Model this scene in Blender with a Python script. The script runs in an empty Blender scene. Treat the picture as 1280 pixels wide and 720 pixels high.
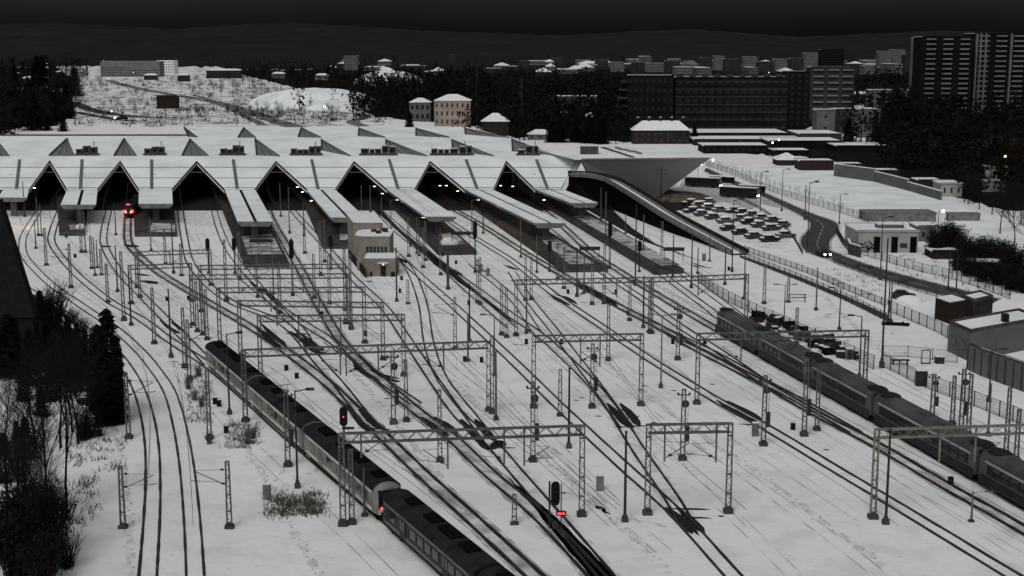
import bpy, math, random
from mathutils import Vector, Matrix
random.seed(7)
scene = bpy.context.scene
col = scene.collection
rad = math.radians

# ------------------------------------------------------------------ camera
FOCAL = 1700.0; HORIZON = 55.0; CAMZ = 45.0
PITCH = math.atan((360 - HORIZON) / FOCAL)
cp, sp = math.cos(PITCH), math.sin(PITCH)
cam_d = bpy.data.cameras.new('camera'); cam = bpy.data.objects.new('camera', cam_d); col.objects.link(cam)
cam.location = (0, 0, CAMZ); cam.rotation_euler = (rad(90) - PITCH, 0, 0)
cam_d.sensor_width = 36; cam_d.lens = FOCAL / 1280 * 36
cam_d.clip_start = 0.5; cam_d.clip_end = 40000
scene.camera = cam

def ray(px, py):
    x = (px - 640) / FOCAL; y = (360 - py) / FOCAL
    return Vector((x, cp + y * sp, -sp + y * cp))
def G(px, py, z=0.0):                       # where the sight line meets the level z
    d = ray(px, py); t = (z - CAMZ) / d.z
    return Vector((d.x * t, d.y * t, z))
def U(px, py, D):                           # where it meets the plane Y = D
    d = ray(px, py); t = D / d.y
    return Vector((d.x * t, D, CAMZ + d.z * t))
def PIX(p):
    x, y, z = p[0], p[1], p[2] - CAMZ
    fw = y * cp - z * sp; up = y * sp + z * cp
    return (640 + FOCAL * x / fw, 360 - FOCAL * up / fw)

# ------------------------------------------------------------------ materials
def mat(name, c, rough=.7, metal=0.0, var=0.0, scale=1.0, c2=None, bump=0.0, bscale=8.0, detail=4, lo=.4, hi=.65, emit=0.0, spec=.08):
    m = bpy.data.materials.new(name); m.use_nodes = True
    nt = m.node_tree; b = nt.nodes['Principled BSDF']
    b.inputs['Roughness'].default_value = rough; b.inputs['Metallic'].default_value = metal
    b.inputs['Specular IOR Level'].default_value = spec
    b.inputs['Base Color'].default_value = (*c, 1)
    if emit:
        b.inputs['Emission Color'].default_value = (*c, 1); b.inputs['Emission Strength'].default_value = emit
    if var or c2 or bump:
        geo = nt.nodes.new('ShaderNodeNewGeometry')
    if var or c2:
        n = nt.nodes.new('ShaderNodeTexNoise'); n.inputs['Scale'].default_value = scale; n.inputs['Detail'].default_value = detail
        nt.links.new(geo.outputs['Position'], n.inputs['Vector'])
        r = nt.nodes.new('ShaderNodeValToRGB'); r.color_ramp.elements[0].position = lo; r.color_ramp.elements[1].position = hi
        cc = c2 if c2 else tuple(max(0, k * (1 - var)) for k in c)
        r.color_ramp.elements[0].color = (*cc, 1); r.color_ramp.elements[1].color = (*c, 1)
        nt.links.new(n.outputs['Fac'], r.inputs['Fac']); nt.links.new(r.outputs['Color'], b.inputs['Base Color'])
    if bump:
        n2 = nt.nodes.new('ShaderNodeTexNoise'); n2.inputs['Scale'].default_value = bscale; n2.inputs['Detail'].default_value = 5
        nt.links.new(geo.outputs['Position'], n2.inputs['Vector'])
        bp = nt.nodes.new('ShaderNodeBump'); bp.inputs['Strength'].default_value = bump; bp.inputs['Distance'].default_value = .12
        nt.links.new(n2.outputs['Fac'], bp.inputs['Height']); nt.links.new(bp.outputs['Normal'], b.inputs['Normal'])
    return m
M = {}
M['snow_roof'] = mat('snow_on_roofs', (.84, .88, .88), .9, c2=(.70, .74, .745), scale=.09, detail=7, bump=.35, bscale=1.1, lo=.36, hi=.56)
M['snow_cap'] = mat('snow_cap', (.84, .86, .86), .9, var=.12, scale=.8)
M['bed'] = mat('snow_dusted_ballast', (.80, .81, .80), .9, c2=(.52, .52, .51), scale=.5, detail=9, lo=.3, hi=.55, bump=.5, bscale=4)
M['bed_dark'] = mat('wet_ballast_in_snow', (.72, .72, .71), .9, c2=(.30, .295, .29), scale=.35, detail=10, lo=.36, hi=.62, bump=.6, bscale=5)
M['groove'] = mat('wet_rail_groove', (.03, .029, .027), .85, c2=(.17, .165, .16), scale=.35, detail=8, lo=.28, hi=.42)
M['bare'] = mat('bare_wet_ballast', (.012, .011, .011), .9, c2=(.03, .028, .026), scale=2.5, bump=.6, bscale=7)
M['rail'] = mat('rail_steel', (.12, .10, .085), .45, metal=.6, var=.3, scale=2)
M['galv'] = mat('galvanised_steel', (.15, .155, .155), .6, metal=.2, var=.4, scale=1.1, spec=.3)
M['steel_dark'] = mat('dark_painted_steel', (.045, .047, .05), .5, var=.35, scale=1.5)
M['steel_tan'] = mat('tan_painted_steel', (.24, .23, .20), .6, var=.3, scale=1.1)
M['black'] = mat('black_plastic', (.012, .012, .013), .45)
M['wire'] = mat('copper_wire_dark', (.05, .05, .05), .6)
M['insul'] = mat('brown_porcelain', (.05, .03, .022), .3)
M['concrete'] = mat('concrete', (.21, .215, .215), .85, var=.35, scale=.8, bump=.2)
M['concrete_dark'] = mat('dark_concrete', (.085, .083, .08), .9, var=.4, scale=.6, bump=.2)
M['paving'] = mat('wet_brown_paving', (.075, .066, .058), .7, c2=(.035, .031, .028), scale=.5, detail=6)
M['paving_snow'] = mat('trodden_snow_on_paving', (.52, .52, .51), .85, c2=(.12, .10, .085), scale=.35, detail=7, lo=.36, hi=.56)
M['asphalt'] = mat('wet_asphalt', (.032, .032, .033), .45, c2=(.06, .06, .06), scale=.3, detail=7)
M['slush'] = mat('slush', (.30, .30, .30), .6, c2=(.55, .55, .55), scale=.7, detail=7)
M['mark'] = mat('road_paint', (.55, .55, .53), .6, var=.4, scale=2)
M['hall_wall'] = mat('grey_cladding', (.36, .395, .41), .5, var=.12, scale=.22, spec=.3)
M['fascia'] = mat('white_fascia', (.84, .85, .84), .6, var=.1, scale=.4)
M['hall_dark'] = mat('shade_and_gap_black', (.006, .006, .007), .9, var=.3, scale=.3, spec=.02)  # near-black: shade of hall interior and ramp opening put into the colour
M['glaz'] = mat('snowy_roof_glazing', (.20, .215, .22), .35, c2=(.11, .12, .125), scale=.9, spec=.5)
M['seam'] = mat('roof_gutter_grey', (.16, .18, .185), .5, var=.3, scale=.8)
M['hvac'] = mat('grey_plant_steel', (.085, .09, .092), .5, var=.4, scale=.9)
M['beige'] = mat('beige_render', (.27, .25, .205), .8, var=.2, scale=.4, bump=.1)
M['white_w'] = mat('white_render', (.40, .40, .39), .8, var=.2, scale=.25, bump=.1)
M['cream'] = mat('cream_render', (.30, .285, .245), .8, var=.2, scale=.2)
M['grey_w'] = mat('grey_render', (.135, .14, .14), .85, var=.22, scale=.2)
M['panel_dark'] = mat('dark_panel_block', (.011, .012, .013), .9, var=.35, scale=.12)
M['panel_mid'] = mat('grey_panel_block', (.05, .052, .053), .9, var=.3, scale=.12)
M['panel_light'] = mat('pale_panel_block', (.19, .195, .195), .9, var=.25, scale=.12)
M['brick'] = mat('dark_brick', (.04, .032, .029), .85, var=.4, scale=.6)
M['slate'] = mat('slate_roof', (.016, .017, .018), .85, var=.35, scale=.9, bump=.25)
M['glass'] = mat('dark_window_glass', (.012, .014, .016), .12, spec=.6)
M['glass_far'] = mat('far_window', (.02, .021, .023), .5)
M['train_grey'] = mat('train_grey_paint', (.125, .128, .132), .4, c2=(.09, .09, .09), scale=.3, detail=3, spec=.25)
M['train_dark'] = mat('train_dark_paint', (.022, .024, .03), .4, var=.35, scale=.5)
M['train_roof'] = mat('sooty_train_roof', (.008, .008, .009), .85, c2=(.022, .022, .022), scale=.6, detail=6, lo=.45, hi=.75)
M['train_roof_grey'] = mat('grey_train_roof', (.085, .088, .09), .55, c2=(.045, .047, .048), scale=.3, detail=5, spec=.25)
M['train_cream'] = mat('train_cream_paint', (.74, .71, .63), .5, c2=(.5, .48, .43), scale=.6, detail=6)
M['train_red'] = mat('train_red_paint', (.22, .02, .015), .4, var=.3)
M['under'] = mat('underframe_grime', (.006, .006, .006), .9, spec=.02)
M['bark'] = mat('dark_bark', (.012, .011, .010), .95, var=.4, scale=3, spec=.02)
M['twig'] = mat('bare_twigs', (.022, .020, .018), .95, var=.4, scale=1.5, spec=.02)
M['twig_snow'] = mat('frosted_twigs', (.20, .195, .19), .95, c2=(.06, .055, .05), scale=1.3, detail=5)
M['needle'] = mat('dark_needles', (.005, .0065, .005), .95, c2=(.010, .012, .009), scale=.7, spec=.02)
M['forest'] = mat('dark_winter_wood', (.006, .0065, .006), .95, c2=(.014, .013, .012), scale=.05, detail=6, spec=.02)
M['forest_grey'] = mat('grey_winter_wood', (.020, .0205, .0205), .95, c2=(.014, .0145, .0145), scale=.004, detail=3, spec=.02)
M['woodland'] = mat('brambles_and_snow', (.02, .019, .018), .95, c2=(.5, .5, .5), scale=.35, detail=8, lo=.36, hi=.42, spec=.02)
M['groove_faint'] = mat('snowed_in_rail_line', (.80, .81, .80), .95, c2=(.34, .34, .33), scale=.25, detail=8, lo=.38, hi=.6)
M['tread'] = mat('trodden_snow', (.83, .84, .83), .95, c2=(.60, .60, .59), scale=.6, detail=9, lo=.38, hi=.58)
M['print'] = mat('footprint_shade', (.50, .50, .49), .95)
M['train_shell'] = mat('pale_grey_train_paint', (.075, .077, .08), .35, c2=(.05, .052, .053), scale=.3, detail=4, spec=.35)
M['lit_window'] = mat('dim_lit_window', (1, .85, .6), emit=.35)
M['hillside'] = mat('snow_under_scrub', (.78, .79, .78), .95, c2=(.34, .33, .32), scale=.05, detail=9, lo=.34, hi=.52)
M['earth'] = mat('bare_brown_earth', (.15, .115, .09), .95, c2=(.07, .055, .045), scale=.6, detail=7, bump=.5, bscale=2)
M['train_side'] = mat('weathered_pale_train_side', (.25, .245, .225), .45, c2=(.15, .147, .135), scale=.5, detail=6, spec=.2)
M['train_line'] = mat('light_grey_train_line', (.42, .43, .44), .4, var=.2, scale=.4)
M['hill_track'] = mat('dirty_snow_track', (.30, .295, .29), .9, c2=(.10, .097, .092), scale=.08, detail=7)
M['weed'] = mat('dry_weeds', (.10, .085, .065), .95, var=.4, scale=2)
M['wood'] = mat('dark_boards', (.028, .022, .018), .85, var=.4, scale=1.5)
M['car_dark'] = mat('dark_car_paint', (.02, .021, .024), .3)
M['car_grey'] = mat('grey_car_paint', (.10, .105, .11), .3)
M['car_red'] = mat('maroon_car_paint', (.05, .052, .056), .3)
M['tyre'] = mat('tyre_rubber', (.012, .012, .012), .85)
M['orange'] = mat('dull_orange_paint', (.16, .07, .03), .6, var=.4, scale=.9)
M['lamp_white'] = mat('white_lamp_glow', (1, .93, .8), emit=9)
M['lamp_soft'] = mat('soft_lamp_glow', (1, .9, .75), emit=3)
M['lamp_warm'] = mat('warm_lamp_glow', (1, .55, .2), emit=9)
M['lamp_red'] = mat('red_lamp_glow', (1, .04, .03), emit=8)
M['head'] = mat('headlight_glow', (1, .95, .85), emit=22)

def snow_ground():
    m = bpy.data.materials.new('snow_ground'); m.use_nodes = True
    nt = m.node_tree; b = nt.nodes['Principled BSDF']; L = nt.links
    geo = nt.nodes.new('ShaderNodeNewGeometry')
    b.inputs['Roughness'].default_value = .95; b.inputs['Specular IOR Level'].default_value = .15
    def noise(scale, detail=6):
        n = nt.nodes.new('ShaderNodeTexNoise'); n.inputs['Scale'].default_value = scale; n.inputs['Detail'].default_value = detail
        L.new(geo.outputs['Position'], n.inputs['Vector']); return n
    def ramp(n, a, c1, bb, c2):
        r = nt.nodes.new('ShaderNodeValToRGB'); r.color_ramp.elements[0].position = a; r.color_ramp.elements[1].position = bb
        r.color_ramp.elements[0].color = (*c1, 1); r.color_ramp.elements[1].color = (*c2, 1)
        L.new(n.outputs['Fac'], r.inputs['Fac']); return r
    def mul(a, bb, f=1.0):
        x = nt.nodes.new('ShaderNodeMix'); x.data_type = 'RGBA'; x.blend_type = 'MULTIPLY'; x.inputs[0].default_value = f
        L.new(a, x.inputs[6]); L.new(bb, x.inputs[7]); return x.outputs[2]
    big = ramp(noise(.018, 4), .3, (.79, .81, .80), .7, (.87, .88, .87))
    mid = ramp(noise(.22, 7),   .34, (.88, .88, .87), .52, (1, 1, 1))
    fine = ramp(noise(1.6, 8), .27, (.66, .65, .63), .36, (1, 1, 1))
    c = mul(mul(big.outputs['Color'], mid.outputs['Color']), fine.outputs['Color'], .8)
    L.new(c, b.inputs['Base Color'])
    bp = nt.nodes.new('ShaderNodeBump'); bp.inputs['Strength'].default_value = .55; bp.inputs['Distance'].default_value = .25
    L.new(noise(.7, 7).outputs['Fac'], bp.inputs['Height']); L.new(bp.outputs['Normal'], b.inputs['Normal'])
    return m
M['snow'] = snow_ground()

# ------------------------------------------------------------------ mesh helper
class MB:
    def __init__(s): s.v = []; s.f = []
    def add(s, vs, fs):
        o = len(s.v); s.v += [tuple(v) for v in vs]; s.f += [tuple(i + o for i in f) for f in fs]; return s
    def box(s, cx, cy, cz, sx, sy, sz, rz=0.0):
        c, n = math.cos(rz), math.sin(rz); vs = []
        for dz in (-.5, .5):
            for dx, dy in ((-.5, -.5), (.5, -.5), (.5, .5), (-.5, .5)):
                x, y = dx * sx, dy * sy
                vs.append((cx + x * c - y * n, cy + x * n + y * c, cz + dz * sz))
        return s.add(vs, [(3, 2, 1, 0), (4, 5, 6, 7), (0, 1, 5, 4), (1, 2, 6, 5), (2, 3, 7, 6), (3, 0, 4, 7)])
    def bar(s, p, q, w, h=None):
        p, q = Vector(p), Vector(q); h = h or w
        d = (q - p)
        if d.length < 1e-6: return s
        d.normalize(); up = Vector((0, 0, 1)) if abs(d.z) < .95 else Vector((0, 1, 0))
        r = d.cross(up).normalized() * w / 2; u = r.cross(d).normalized() * h / 2
        vs = [p - r - u, p + r - u, p + r + u, p - r + u, q - r - u, q + r - u, q + r + u, q - r + u]
        return s.add(vs, [(3, 2, 1, 0), (4, 5, 6, 7), (0, 1, 5, 4), (1, 2, 6, 5), (2, 3, 7, 6), (3, 0, 4, 7)])
    def tube(s, p, q, r0, r1=None, n=6):
        p, q = Vector(p), Vector(q); r1 = r0 if r1 is None else r1
        d = q - p
        if d.length < 1e-6: return s
        d.normalize(); up = Vector((0, 0, 1)) if abs(d.z) < .9 else Vector((1, 0, 0))
        a = d.cross(up).normalized(); b = a.cross(d)
        vs = []
        for c, r in ((p, r0), (q, r1)):
            for i in range(n):
                t = 2 * math.pi * i / n; vs.append(c + a * (r * math.cos(t)) + b * (r * math.sin(t)))
        fs = [(i, (i + 1) % n, n + (i + 1) % n, n + i) for i in range(n)]
        fs += [tuple(range(n - 1, -1, -1)), tuple(range(n, 2 * n))]
        return s.add(vs, fs)
    def ext(s, pts, vec):
        pts = [Vector(p) for p in pts]; vec = Vector(vec); n = len(pts)
        vs = pts + [p + vec for p in pts]
        fs = [tuple(range(n - 1, -1, -1)), tuple(range(n, 2 * n))] + [(i, (i + 1) % n, n + (i + 1) % n, n + i) for i in range(n)]
        return s.add(vs, fs)
    def face(s, pts): return s.add(pts, [tuple(range(len(pts)))])
    def strip(s, A, B):
        n = len(A); return s.add(list(A) + list(B), [(i, i + 1, n + i + 1, n + i) for i in range(n - 1)])
    def ball(s, c, r, n=8, m=5, sq=(1, 1, 1)):
        vs = []; fs = []
        for j in range(m + 1):
            t = math.pi * j / m
            for i in range(n):
                a = 2 * math.pi * i / n
                vs.append((c[0] + r * sq[0] * math.sin(t) * math.cos(a), c[1] + r * sq[1] * math.sin(t) * math.sin(a), c[2] + r * sq[2] * math.cos(t)))
        for j in range(m):
            for i in range(n):
                fs.append((j * n + i, (j + 1) * n + i, (j + 1) * n + (i + 1) % n, j * n + (i + 1) % n))
        return s.add(vs, fs)
    def build(s, name, m, parent=None, loc=None, smooth=False):
        me = bpy.data.meshes.new(name); me.from_pydata(s.v, [], s.f); me.update()
        me.materials.append(M[m] if isinstance(m, str) else m)
        if smooth:
            for p in me.polygons: p.use_smooth = True
        o = bpy.data.objects.new(name, me); col.objects.link(o)
        if parent: o.parent = parent; KIDS.setdefault(parent.name, []).append(o)
        if loc is not None: o.location = loc
        return o
AUTO = []      # things whose label is finished from what they stand beside
def tag(o, label, cat, group=None, auto=False):
    o['label'] = label; o['category'] = cat
    if group: o['group'] = group
    if auto: AUTO.append(o)
    return o
def thing(name, label, cat, loc=(0, 0, 0), rz=0, group=None, auto=False):
    o = bpy.data.objects.new(name, None); col.objects.link(o)
    o.empty_display_size = .5
    o.location = loc; o.rotation_euler = (0, 0, rz)
    return tag(o, label, cat, group, auto)
def struct(o, kind='structure'):
    o['kind'] = kind; return o
def copy_tree(o, parent=None):
    c = o.copy(); col.objects.link(c); c.parent = parent
    for ch in [x for x in KIDS.get(o.name, [])]:
        copy_tree(ch, c)
    return c
KIDS = {}
def dup(root, loc, rz=0, label=None, scale=None, auto=False):
    c = copy_tree(root); c.location = loc; c.rotation_euler = (0, 0, rz)
    if scale: c.scale = scale
    if label: c['label'] = label
    if auto: AUTO.append(c)
    return c
class Stock:
    """a kind that is built once; the first use is the original, later uses are copies"""
    def __init__(s, root): s.root = root; s.used = False
    def put(s, loc, rz=0, label=None, scale=None, auto=True, group=None):
        if not s.used:
            o = s.root; s.used = True; o.location = loc; o.rotation_euler = (0, 0, rz)
            if scale: o.scale = scale
            if label: o['label'] = label
            if auto: AUTO.append(o)
        else: o = dup(s.root, loc, rz, label, scale or (1, 1, 1), auto)
        if group: o['group'] = group
        return o

def smoothline(pts, n=10):
    pts = [Vector(p) for p in pts]; out = []
    P = [pts[0] * 2 - pts[1]] + pts + [pts[-1] * 2 - pts[-2]]
    for i in range(1, len(P) - 2):
        a, b, c, d = P[i - 1], P[i], P[i + 1], P[i + 2]
        for k in range(n):
            t = k / n
            out.append(.5 * ((2 * b) + (c - a) * t + (2 * a - 5 * b + 4 * c - d) * t * t + (3 * b - a - 3 * c + d) * t ** 3))
    out.append(pts[-1]); return out
def offset(line, d, z=0.0, jit=0.0):
    out = []
    for i, p in enumerate(line):
        a = line[max(0, i - 1)]; b = line[min(len(line) - 1, i + 1)]
        t = (b - a); t.z = 0; t.normalize()
        n = Vector((t.y, -t.x, 0)); k = d + (random.uniform(-jit, jit) if jit else 0)
        out.append(Vector((p.x + n.x * k, p.y + n.y * k, p.z + z)))
    return out
def sheet(name, px_poly, m, z, zb=0.0):
    b = MB(); b.face([G(x, y) + Vector((0, 0, z)) for x, y in px_poly]); return struct(b.build(name, m))
# ------------------------------------------------------------------ ground and far terrain
b = MB(); NX, NY = 60, 60
b.face([(-9000, 20, 0), (9000, 20, 0), (9000, 14000, 0), (-9000, 14000, 0)])
struct(b.build('ground', 'snow'))
def hills(D, pts, m, thick, dip=0):
    b = MB(); prof = []
    for px, py in pts: prof.append((px, py))
    xs = []; 
    for i in range(len(prof) - 1):
        (x0, y0), (x1, y1) = prof[i], prof[i + 1]; n = max(2, int(abs(x1 - x0) / 6))
        for k in range(n):
            t = k / n; xs.append((x0 + (x1 - x0) * t, y0 + (y1 - y0) * t + random.uniform(-.7, .7)))
    top = [U(x, y, D) for x, y in xs]
    front = [Vector((p.x * (1 - thick / D), D - thick, -3)) for p in top]
    back = [Vector((p.x * (1 + thick / D), D + thick, -3)) for p in top]
    b.strip(front, top); b.strip(top, back)
    return struct(b.build('hills', m, smooth=True))
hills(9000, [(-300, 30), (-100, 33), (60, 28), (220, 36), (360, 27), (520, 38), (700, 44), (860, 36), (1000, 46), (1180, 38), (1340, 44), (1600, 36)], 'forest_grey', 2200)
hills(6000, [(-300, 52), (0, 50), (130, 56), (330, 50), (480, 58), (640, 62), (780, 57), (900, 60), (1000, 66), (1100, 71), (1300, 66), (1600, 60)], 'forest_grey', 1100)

# trodden and cleared patches
sheet('trodden_snow', [(5, 262), (300, 262), (700, 262), (790, 300), (700, 300), (5, 272)], 'bed', .003)
sheet('plaza', [(818, 250), (835, 238), (862, 229), (905, 236), (960, 250), (940, 262), (900, 262), (860, 262)], 'slush', .004)
sheet('path', [(855, 222), (1010, 262), (1000, 266), (850, 232)], 'slush', .006)
sheet('snow_field', [(886, 202), (1000, 207), (1060, 217), (1110, 232), (1180, 252), (1240, 272), (1252, 305), (1180, 305), (1080, 268), (960, 232), (880, 212)], 'snow_roof', .004)

for poly, m in [([(-80, 61), (1380, 61), (1380, 80), (1380, 97), (1150, 97), (800, 97), (790, 92), (480, 88), (280, 86), (100, 82), (-80, 88)], 'forest_grey'), ([(290, 88), (480, 84), (800, 88), (1000, 92), (1150, 96), (1000, 165), (870, 164), (790, 178), (640, 172), (600, 158), (470, 146), (430, 130), (372, 112)], 'forest'),
    ([(1062, 95), (1420, 95), (1420, 268), (1250, 262), (1190, 244), (1130, 226), (1060, 206), (1000, 196), (930, 192), (1000, 180), (1100, 178)], 'forest'), ([(-120, 84), (70, 84), (92, 96), (88, 120), (96, 140), (70, 158), (20, 160), (-120, 200)], 'forest'), ([(-140, 372), (40, 366), (58, 376), (108, 430), (136, 470), (140, 515), (100, 505), (50, 450), (-140, 450)], 'woodland'), ([(88, 84), (280, 84), (300, 92), (372, 114), (430, 132), (480, 150), (478, 158), (200, 158), (96, 150)], 'hillside')]:
    rg_ = random.Random(len(poly)); pp = []
    for i in range(len(poly)):
        (x0, y0), (x1, y1) = poly[i], poly[(i + 1) % len(poly)]; n = max(1, int(math.hypot(x1 - x0, y1 - y0) / 7))
        for k in range(n): pp.append((x0 + (x1 - x0) * k / n + rg_.uniform(-3, 3), y0 + (y1 - y0) * k / n + rg_.uniform(-1.6, 1.6)))
    WZ = globals().get('WZ', .002) + .004; sheet('woodland_floor', pp, m, WZ)
# ------------------------------------------------------------------ railway tracks
TRACKS = {
 'a': ([(8, 342), (35, 362), (72, 386), (108, 413), (140, 437), (160, 462), (174, 488), (184, 520), (190, 560), (191, 610), (189, 660), (184, 730)], 0.144, None),
 'b': ([(52, 255), (47, 266), (33, 288), (28, 303), (32, 322), (62, 354), (103, 383), (140, 408), (172, 436), (194, 462), (212, 490), (224, 530), (233, 580), (240, 650), (245, 735)], 0.130, None),
 'c': ([(80, 252), (74, 266), (66, 288), (66, 306), (93, 340), (135, 375), (175, 398), (212, 425), (262, 458), (300, 490), (350, 535), (400, 578), (460, 628), (520, 678), (585, 738)], 0.173, None),
 'd': ([(140, 250), (135, 267), (130, 290), (131, 308), (148, 338), (182, 374), (212, 404), (240, 432), (262, 456)], 0.158, 'bed'),
 'e': ([(162, 250), (160, 270), (160, 300), (170, 316), (198, 340), (240, 366), (285, 392), (325, 416), (362, 442), (407, 477), (445, 513), (480, 546), (530, 594), (592, 650), (690, 740)], 0.245, 'bed_dark'),
 'f': ([(226, 250), (226, 268), (231, 300), (238, 328), (260, 356), (290, 378), (325, 392), (350, 402), (372, 420), (395, 448), (425, 482), (455, 520), (480, 545)], 0.173, None),
 'g': ([(268, 250), (269, 268), (280, 300), (296, 326), (325, 360), (352, 390), (378, 416), (392, 446)], 0.144, None),
 'h': ([(334, 258), (340, 275), (355, 302), (377, 340), (396, 376), (425, 424), (452, 453), (490, 488), (530, 521), (567, 549), (608, 588), (642, 617), (685, 655), (760, 735)], 0.202, 'bed_dark'),
 'i': ([(360, 255), (370, 268), (406, 307), (440, 346), (480, 384), (507, 422), (546, 480), (576, 521), (610, 549), (642, 586), (696, 648), (770, 735)], 0.173, 'bed'),
 'j': ([(455, 250), (480, 268), (512, 296), (545, 325), (580, 358), (640, 410)], 0.158, 'bed'),
 'k': ([(455, 285), (490, 313), (512, 337), (528, 378), (536, 428), (552, 472), (590, 522), (612, 550)], 0.144, None),
 'l': ([(500, 322), (524, 344), (570, 385), (640, 450), (690, 499), (742, 548), (790, 592), (822, 620), (858, 655), (930, 735)], 0.158, None),
 'm': ([(470, 262), (500, 292), (552, 331), (596, 362), (640, 395), (674, 418), (712, 452), (742, 482), (768, 515), (800, 565), (838, 620), (858, 655)], 0.158, 'bed'),
 'n': ([(560, 258), (600, 280), (650, 312), (697, 340), (728, 358), (780, 386), (830, 412), (872, 437), (952, 478), (1022, 518), (1095, 556), (1180, 606), (1255, 648), (1380, 720)], 0.302, 'bed_dark'),
 'o': ([(540, 262), (590, 295), (640, 326), (690, 366), (750, 407), (815, 451), (895, 500), (955, 533), (1035, 581), (1090, 614), (1150, 650), (1290, 735)], 0.173, None),
 'p': ([(662, 250), (700, 280), (740, 316), (776, 340), (836, 377), (900, 414), (952, 444), (1010, 477), (1095, 525), (1180, 573), (1290, 636), (1420, 712)], 0.245, 'bed_dark'),
 'q': ([(640, 252), (690, 290), (722, 318), (760, 345), (800, 372), (850, 408), (900, 440), (960, 482)], 0.173, None),
 'r': ([(640, 340), (662, 375), (690, 410), (715, 442), (738, 472), (760, 502), (784, 535)], 0.144, None),
 's': ([(790, 300), (850, 340), (900, 376), (930, 398), (1000, 440), (1090, 490), (1200, 548), (1330, 615)], 0.094, None),
}
TRACKS.update({
 't': ([(500, 262), (545, 300), (600, 344), (660, 391), (705, 428), (750, 462), (800, 496), (860, 540), (940, 600), (1040, 672), (1120, 735)], .09, 'faint'),
 'u': ([(720, 262), (770, 300), (830, 345), (880, 382), (908, 404)], .15, None),
 'v': ([(735, 398), (790, 432), (850, 470), (900, 504), (945, 530)], .10, 'faint'),
 'w': ([(905, 372), (960, 410), (1040, 458), (1130, 506), (1230, 556), (1340, 612)], .08, 'faint'),
 'x': ([(830, 412), (900, 446), (960, 480), (1012, 508), (1070, 541)], .2, None),
 'y': ([(404, 262), (440, 300), (462, 356), (500, 400), (540, 440), (600, 490), (660, 540), (740, 610), (830, 690)], .09, 'faint'),
 'z': ([(300, 345), (350, 385), (420, 430), (470, 470), (520, 505)], .14, None),
 'aa': ([(110, 262), (108, 290), (120, 320), (160, 360), (215, 400), (262, 440), (330, 470)], .09, 'faint'),
 'bb': ([(590, 330), (640, 372), (672, 417)], .14, None)})
LINES = {}
def make_track(key):
    pts, w, bed = TRACKS[key]
    line = smoothline([G(x, y) for x, y in pts], 8); LINES[key] = line
    g = MB()
    for s in (-1, 1):
        # the melted groove beside each rail, ragged along its length
        ws = [w * random.uniform(.75, 1.2) for _ in line]
        a = [offset(line, 0)[0]] ; A = offset(line, s * .7535, .012); 
        L_, R_ = [], []
        for i, p in enumerate(A):
            q = offset(line, s * .7535 + 1, .012)[i] if False else None
        base = offset(line, s * .7535, .012); out = offset(line, s * .7535 + 1, .012)
        for i in range(len(line)):
            n = (out[i] - base[i]).normalized(); L_.append(base[i] - n * ws[i]); R_.append(base[i] + n * ws[i])
        g.strip(L_, R_)
    faint = bed == 'faint'; bed = None if faint else bed
    t = struct(g.build('railway_track', 'groove_faint' if faint else 'groove'))
    for s in (() if faint else (-1, 1)):
        r = MB(); l = offset(line, s * .7535 - .04); rr = offset(line, s * .7535 + .04); up = Vector((0, 0, .17))
        r.strip([p + up for p in l], [p + up for p in rr]); r.strip(l, [p + up for p in l]); r.strip([p + up for p in rr], rr)
        r.build('rail', 'rail', t)
    if bed:
        q = MB(); q.strip([p + Vector((0, 0, .005)) for p in offset(line, -1.35, 0, .12)], [p + Vector((0, 0, .005)) for p in offset(line, 1.35, 0, .12)])
        q.build('ballast_bed', bed, t)
for k in list(TRACKS): make_track(k)
def faint_beside(key, off, f0, f1):
    L_ = offset(LINES[key], off); n = len(L_); L_ = L_[int(n * f0):int(n * f1)]; g = MB()
    for s in (-1, 1):
        w = random.uniform(.05, .09); A = offset(L_, s * .7535 - w, .011, .015); B_ = offset(L_, s * .7535 + w, .011, .015); g.strip(A, B_)
    struct(g.build('railway_track', 'groove_faint'))
for q in [('l', -5.2, .35, 1), ('l', 5, .3, .8), ('o', -5, .3, 1), ('o', 5.2, .35, .9), ('o', -10.5, .5, 1), ('n', -5.2, .2, 1), ('p', 5, .3, 1), ('p', 9.5, .35, 1), ('h', 5.2, .1, .6), ('e', 5.5, .55, 1), ('m', 4.6, .1, .6), ('g', 4.8, .1, .9), ('c', 5, .5, 1), ('u', 4.5, 0, 1), ('e', -5, .15, .6)]: faint_beside(*q)

# bare, heated switch areas: ragged dark ballast
def ragged(px_pts, w_m, z=.02):
    """a ragged dark band along a pixel line, w_m wide on the ground"""
    line = smoothline([G(x, y) for x, y in px_pts], 7); n = len(line)
    A, B_ = [], []
    o = offset(line, 1)
    for i, p in enumerate(line):
        d = o[i] - p; e = min(1, 2.2 * i / n + .25) * min(1, 5 * (n - 1 - i) / n + .1)
        w_ = w_m * .78; A.append(p - d * w_ * e * random.uniform(.86, 1.08) + Vector((0, 0, z))); B_.append(p + d * w_ * e * random.uniform(.86, 1.08) + Vector((0, 0, z)))
    b = MB(); b.strip(A, B_); return b
def bare(bands):
    b = MB()
    for i, (pts, w) in enumerate(bands):
        m = ragged(pts, w, .016 + .003 * i); b.add(m.v, m.f)
    return struct(b.build('ballast_patch', 'bare'))
bare([([(167, 342), (187, 345)], 1.0), ([(173, 351), (185, 352), (197, 355)], 1.3)])
bare([([(126, 307), (138, 309)], 1.3), ([(156, 306), (172, 309)], 1.6)])
bare([([(200, 400), (212, 410), (226, 418)], .55), ([(214, 402), (222, 408), (230, 415)], .5)])
bare([([(318, 408), (338, 425), (352, 436)], .7), ([(326, 404), (342, 420), (358, 432)], .7)])
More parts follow.
